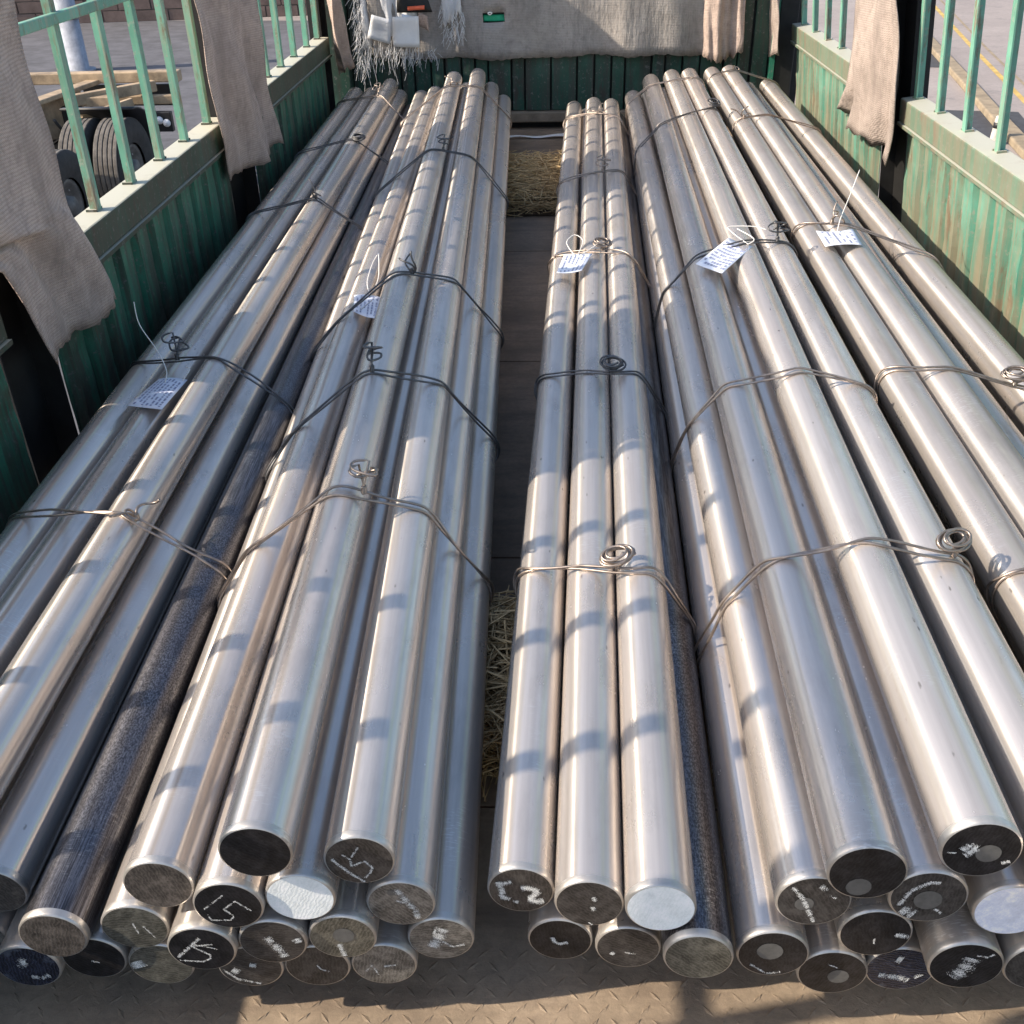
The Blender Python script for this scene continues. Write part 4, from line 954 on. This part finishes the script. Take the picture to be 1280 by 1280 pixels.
make_tag("B", "small printed tag with a white tick hanging by string on the second bundle", [(-.619, 3.065, .402), (-.527, 3.028, .408), (-.519, 2.865, .400), (-.601, 2.943, .396)], 6, 'v', 'B3',
         [arc([(-.56, 3.03, .41), (-.545, 3.10, .44), (-.555, 3.2, .45), (-.58, 3.36, .44)]), arc([(-.56, 3.03, .41), (-.58, 3.10, .43), (-.585, 3.25, .44), (-.58, 3.36, .44)])], 2, [(.2, .55), (.32, .75), (.7, .25)])
make_tag("C", "printed white tag on the small middle bundle below its largest wire coil", [(.05, 3.636, .335), (.153, 3.651, .335), (.11, 3.473, .330), (.022, 3.463, .330)], 6, 'v', 'C3',
         [arc([(.09, 3.62, .336), (.06, 3.70, .36), (.09, 3.76, .37), (.12, 3.72, .36), (.10, 3.63, .338)]), arc([(.11, 3.63, .336), (.16, 3.70, .345), (.20, 3.76, .355)])], 3)
make_tag("D", "largest printed white tag lying slantwise on the fourth bundle", [(.59, 3.353, .484), (.651, 3.253, .487), (.52, 3.014, .478), (.455, 3.125, .474)], 9, 'u', 'D3',
         [arc([(.64, 3.27, .488), (.60, 3.36, .50), (.60, 3.42, .50), (.68, 3.42, .50), (.72, 3.40, .495)]), arc([(.64, 3.27, .488), (.66, 3.29, .50), (.62, 3.38, .505)])], 4)
make_tag("E", "printed white tag under a wire knot on the right bundle near the green wall", [(.9, 3.456, .472), (1.029, 3.479, .470), (1.017, 3.309, .466), (.895, 3.296, .470)], 6, 'v', 'E3',
         [arc([(.97, 3.45, .473), (1.0, 3.54, .49), (1.06, 3.68, .53), (1.12, 3.82, .58)])], 5)

# ------------------------------------------------------------------ straw dunnage under the bundles
def straw_bundle(label, y0, y1, x0, x1, vis, n, seed, zt, zc=.085):
    rnd = random.Random(seed)
    t = empty("straw_bundle", ((x0 + x1) / 2, (y0 + y1) / 2, 0))
    ox, oy = (x0 + x1) / 2, (y0 + y1) / 2
    # matted core
    nx, ny = 60, 9; vs = []; fs = []
    for i in range(nx + 1):
        x = x0 + (x1 - x0) * i / nx
        for j in range(ny + 1):
            v = j / ny; y = y0 + (y1 - y0) * v
            z = .006 + (zc - .006) * math.sin(PI * v) ** .45 * rnd.uniform(.78, 1.0)
            vs.append((x - ox, y - oy + rnd.uniform(-.015, .015), z))
    for i in range(nx):
        for j in range(ny): a = i * (ny + 1) + j; fs.append((a, a + ny + 1, a + ny + 2, a + 1))
    MB().add(vs, fs, True).build("matted_core", M['straw_core'], t)
    sb = MB()
    for q in range(n):
        x = rnd.uniform(*vis); v = rnd.random(); y = y0 + (y1 - y0) * v
        z = zc * math.sin(PI * v) ** .45 * rnd.uniform(.6, 1.0) + rnd.random() ** 2 * (zt - zc) + .004
        a = rnd.gauss(0, .55) + (PI / 2 if rnd.random() < .35 else 0); e = rnd.gauss(0, .16); L = rnd.uniform(.05, .20)
        d = Vector((math.cos(a) * math.cos(e), math.sin(a) * math.cos(e), math.sin(e))); p = Vector((x - ox, y - oy, z)); bend = Vector((rnd.uniform(-.012, .012), rnd.uniform(-.012, .012), rnd.uniform(-.008, .012)))
        r = rnd.uniform(.0010, .0026)
        A = p - d * L / 2; B_ = p + d * L / 2; A.z = max(A.z, .004); B_.z = max(B_.z, .004)
        lo, hi = vis[0] - ox, vis[1] - ox
        A.x = min(max(A.x, lo), hi); B_.x = min(max(B_.x, lo), hi)
        sb.tube([A, p + bend, B_], r, 3, cap=False)
    o = sb.build("straws", M['straw'], t); o["kind"] = "stuff"
    tag(t, label, "straw")
straw_bundle("roll of brown straw packing on the floor far down the gap between the bundles", 5.25, 6.15, XL + .06, XR - .1, (-.36, .16), 3000, 3, .17, .09)
straw_bundle("pale straw packing sticking out near the tail between second and middle bundles", 1.42, 1.86, XL + .06, XR - .1, (-.155, -.01), 1000, 4, .20, .085)
sc = MB(); rnd = random.Random(9); vs = []; fs = []
for j in range(7):
    for i in range(7): vs.append((-.15 + .13 * i / 6, 1.60 + .10 * j / 6, .115 + rnd.uniform(-.02, .025)))
for j in range(6):
    for i in range(6): a = j * 7 + i; fs.append((a, a + 1, a + 8, a + 7))
tag(sc.add(vs, fs, True).build("plastic_scrap", M['black'], None, solid=.002), "crumpled black plastic scrap lying in the straw near the tail", "scrap")
st = MB(); vs = []; fs = []; n = 16
for i in range(n + 1):
    u = i / n; x = -.28 + .44 * u; yc = 6.98 + .05 * u + .012 * math.sin(u * 7); w = .022 * (.5 + u * .8)
    vs += [(x, yc - w, .012 + .006 * math.sin(u * 11)), (x, yc + w, .016 + .006 * math.sin(u * 9 + 1))]
for i in range(n): fs.append((2 * i, 2 * i + 2, 2 * i + 3, 2 * i + 1))
tag(st.add(vs, fs, True).build("torn_strip", M['paper'], None, solid=.002), "long torn white strip lying on the floor in front of the bulkhead", "strip")
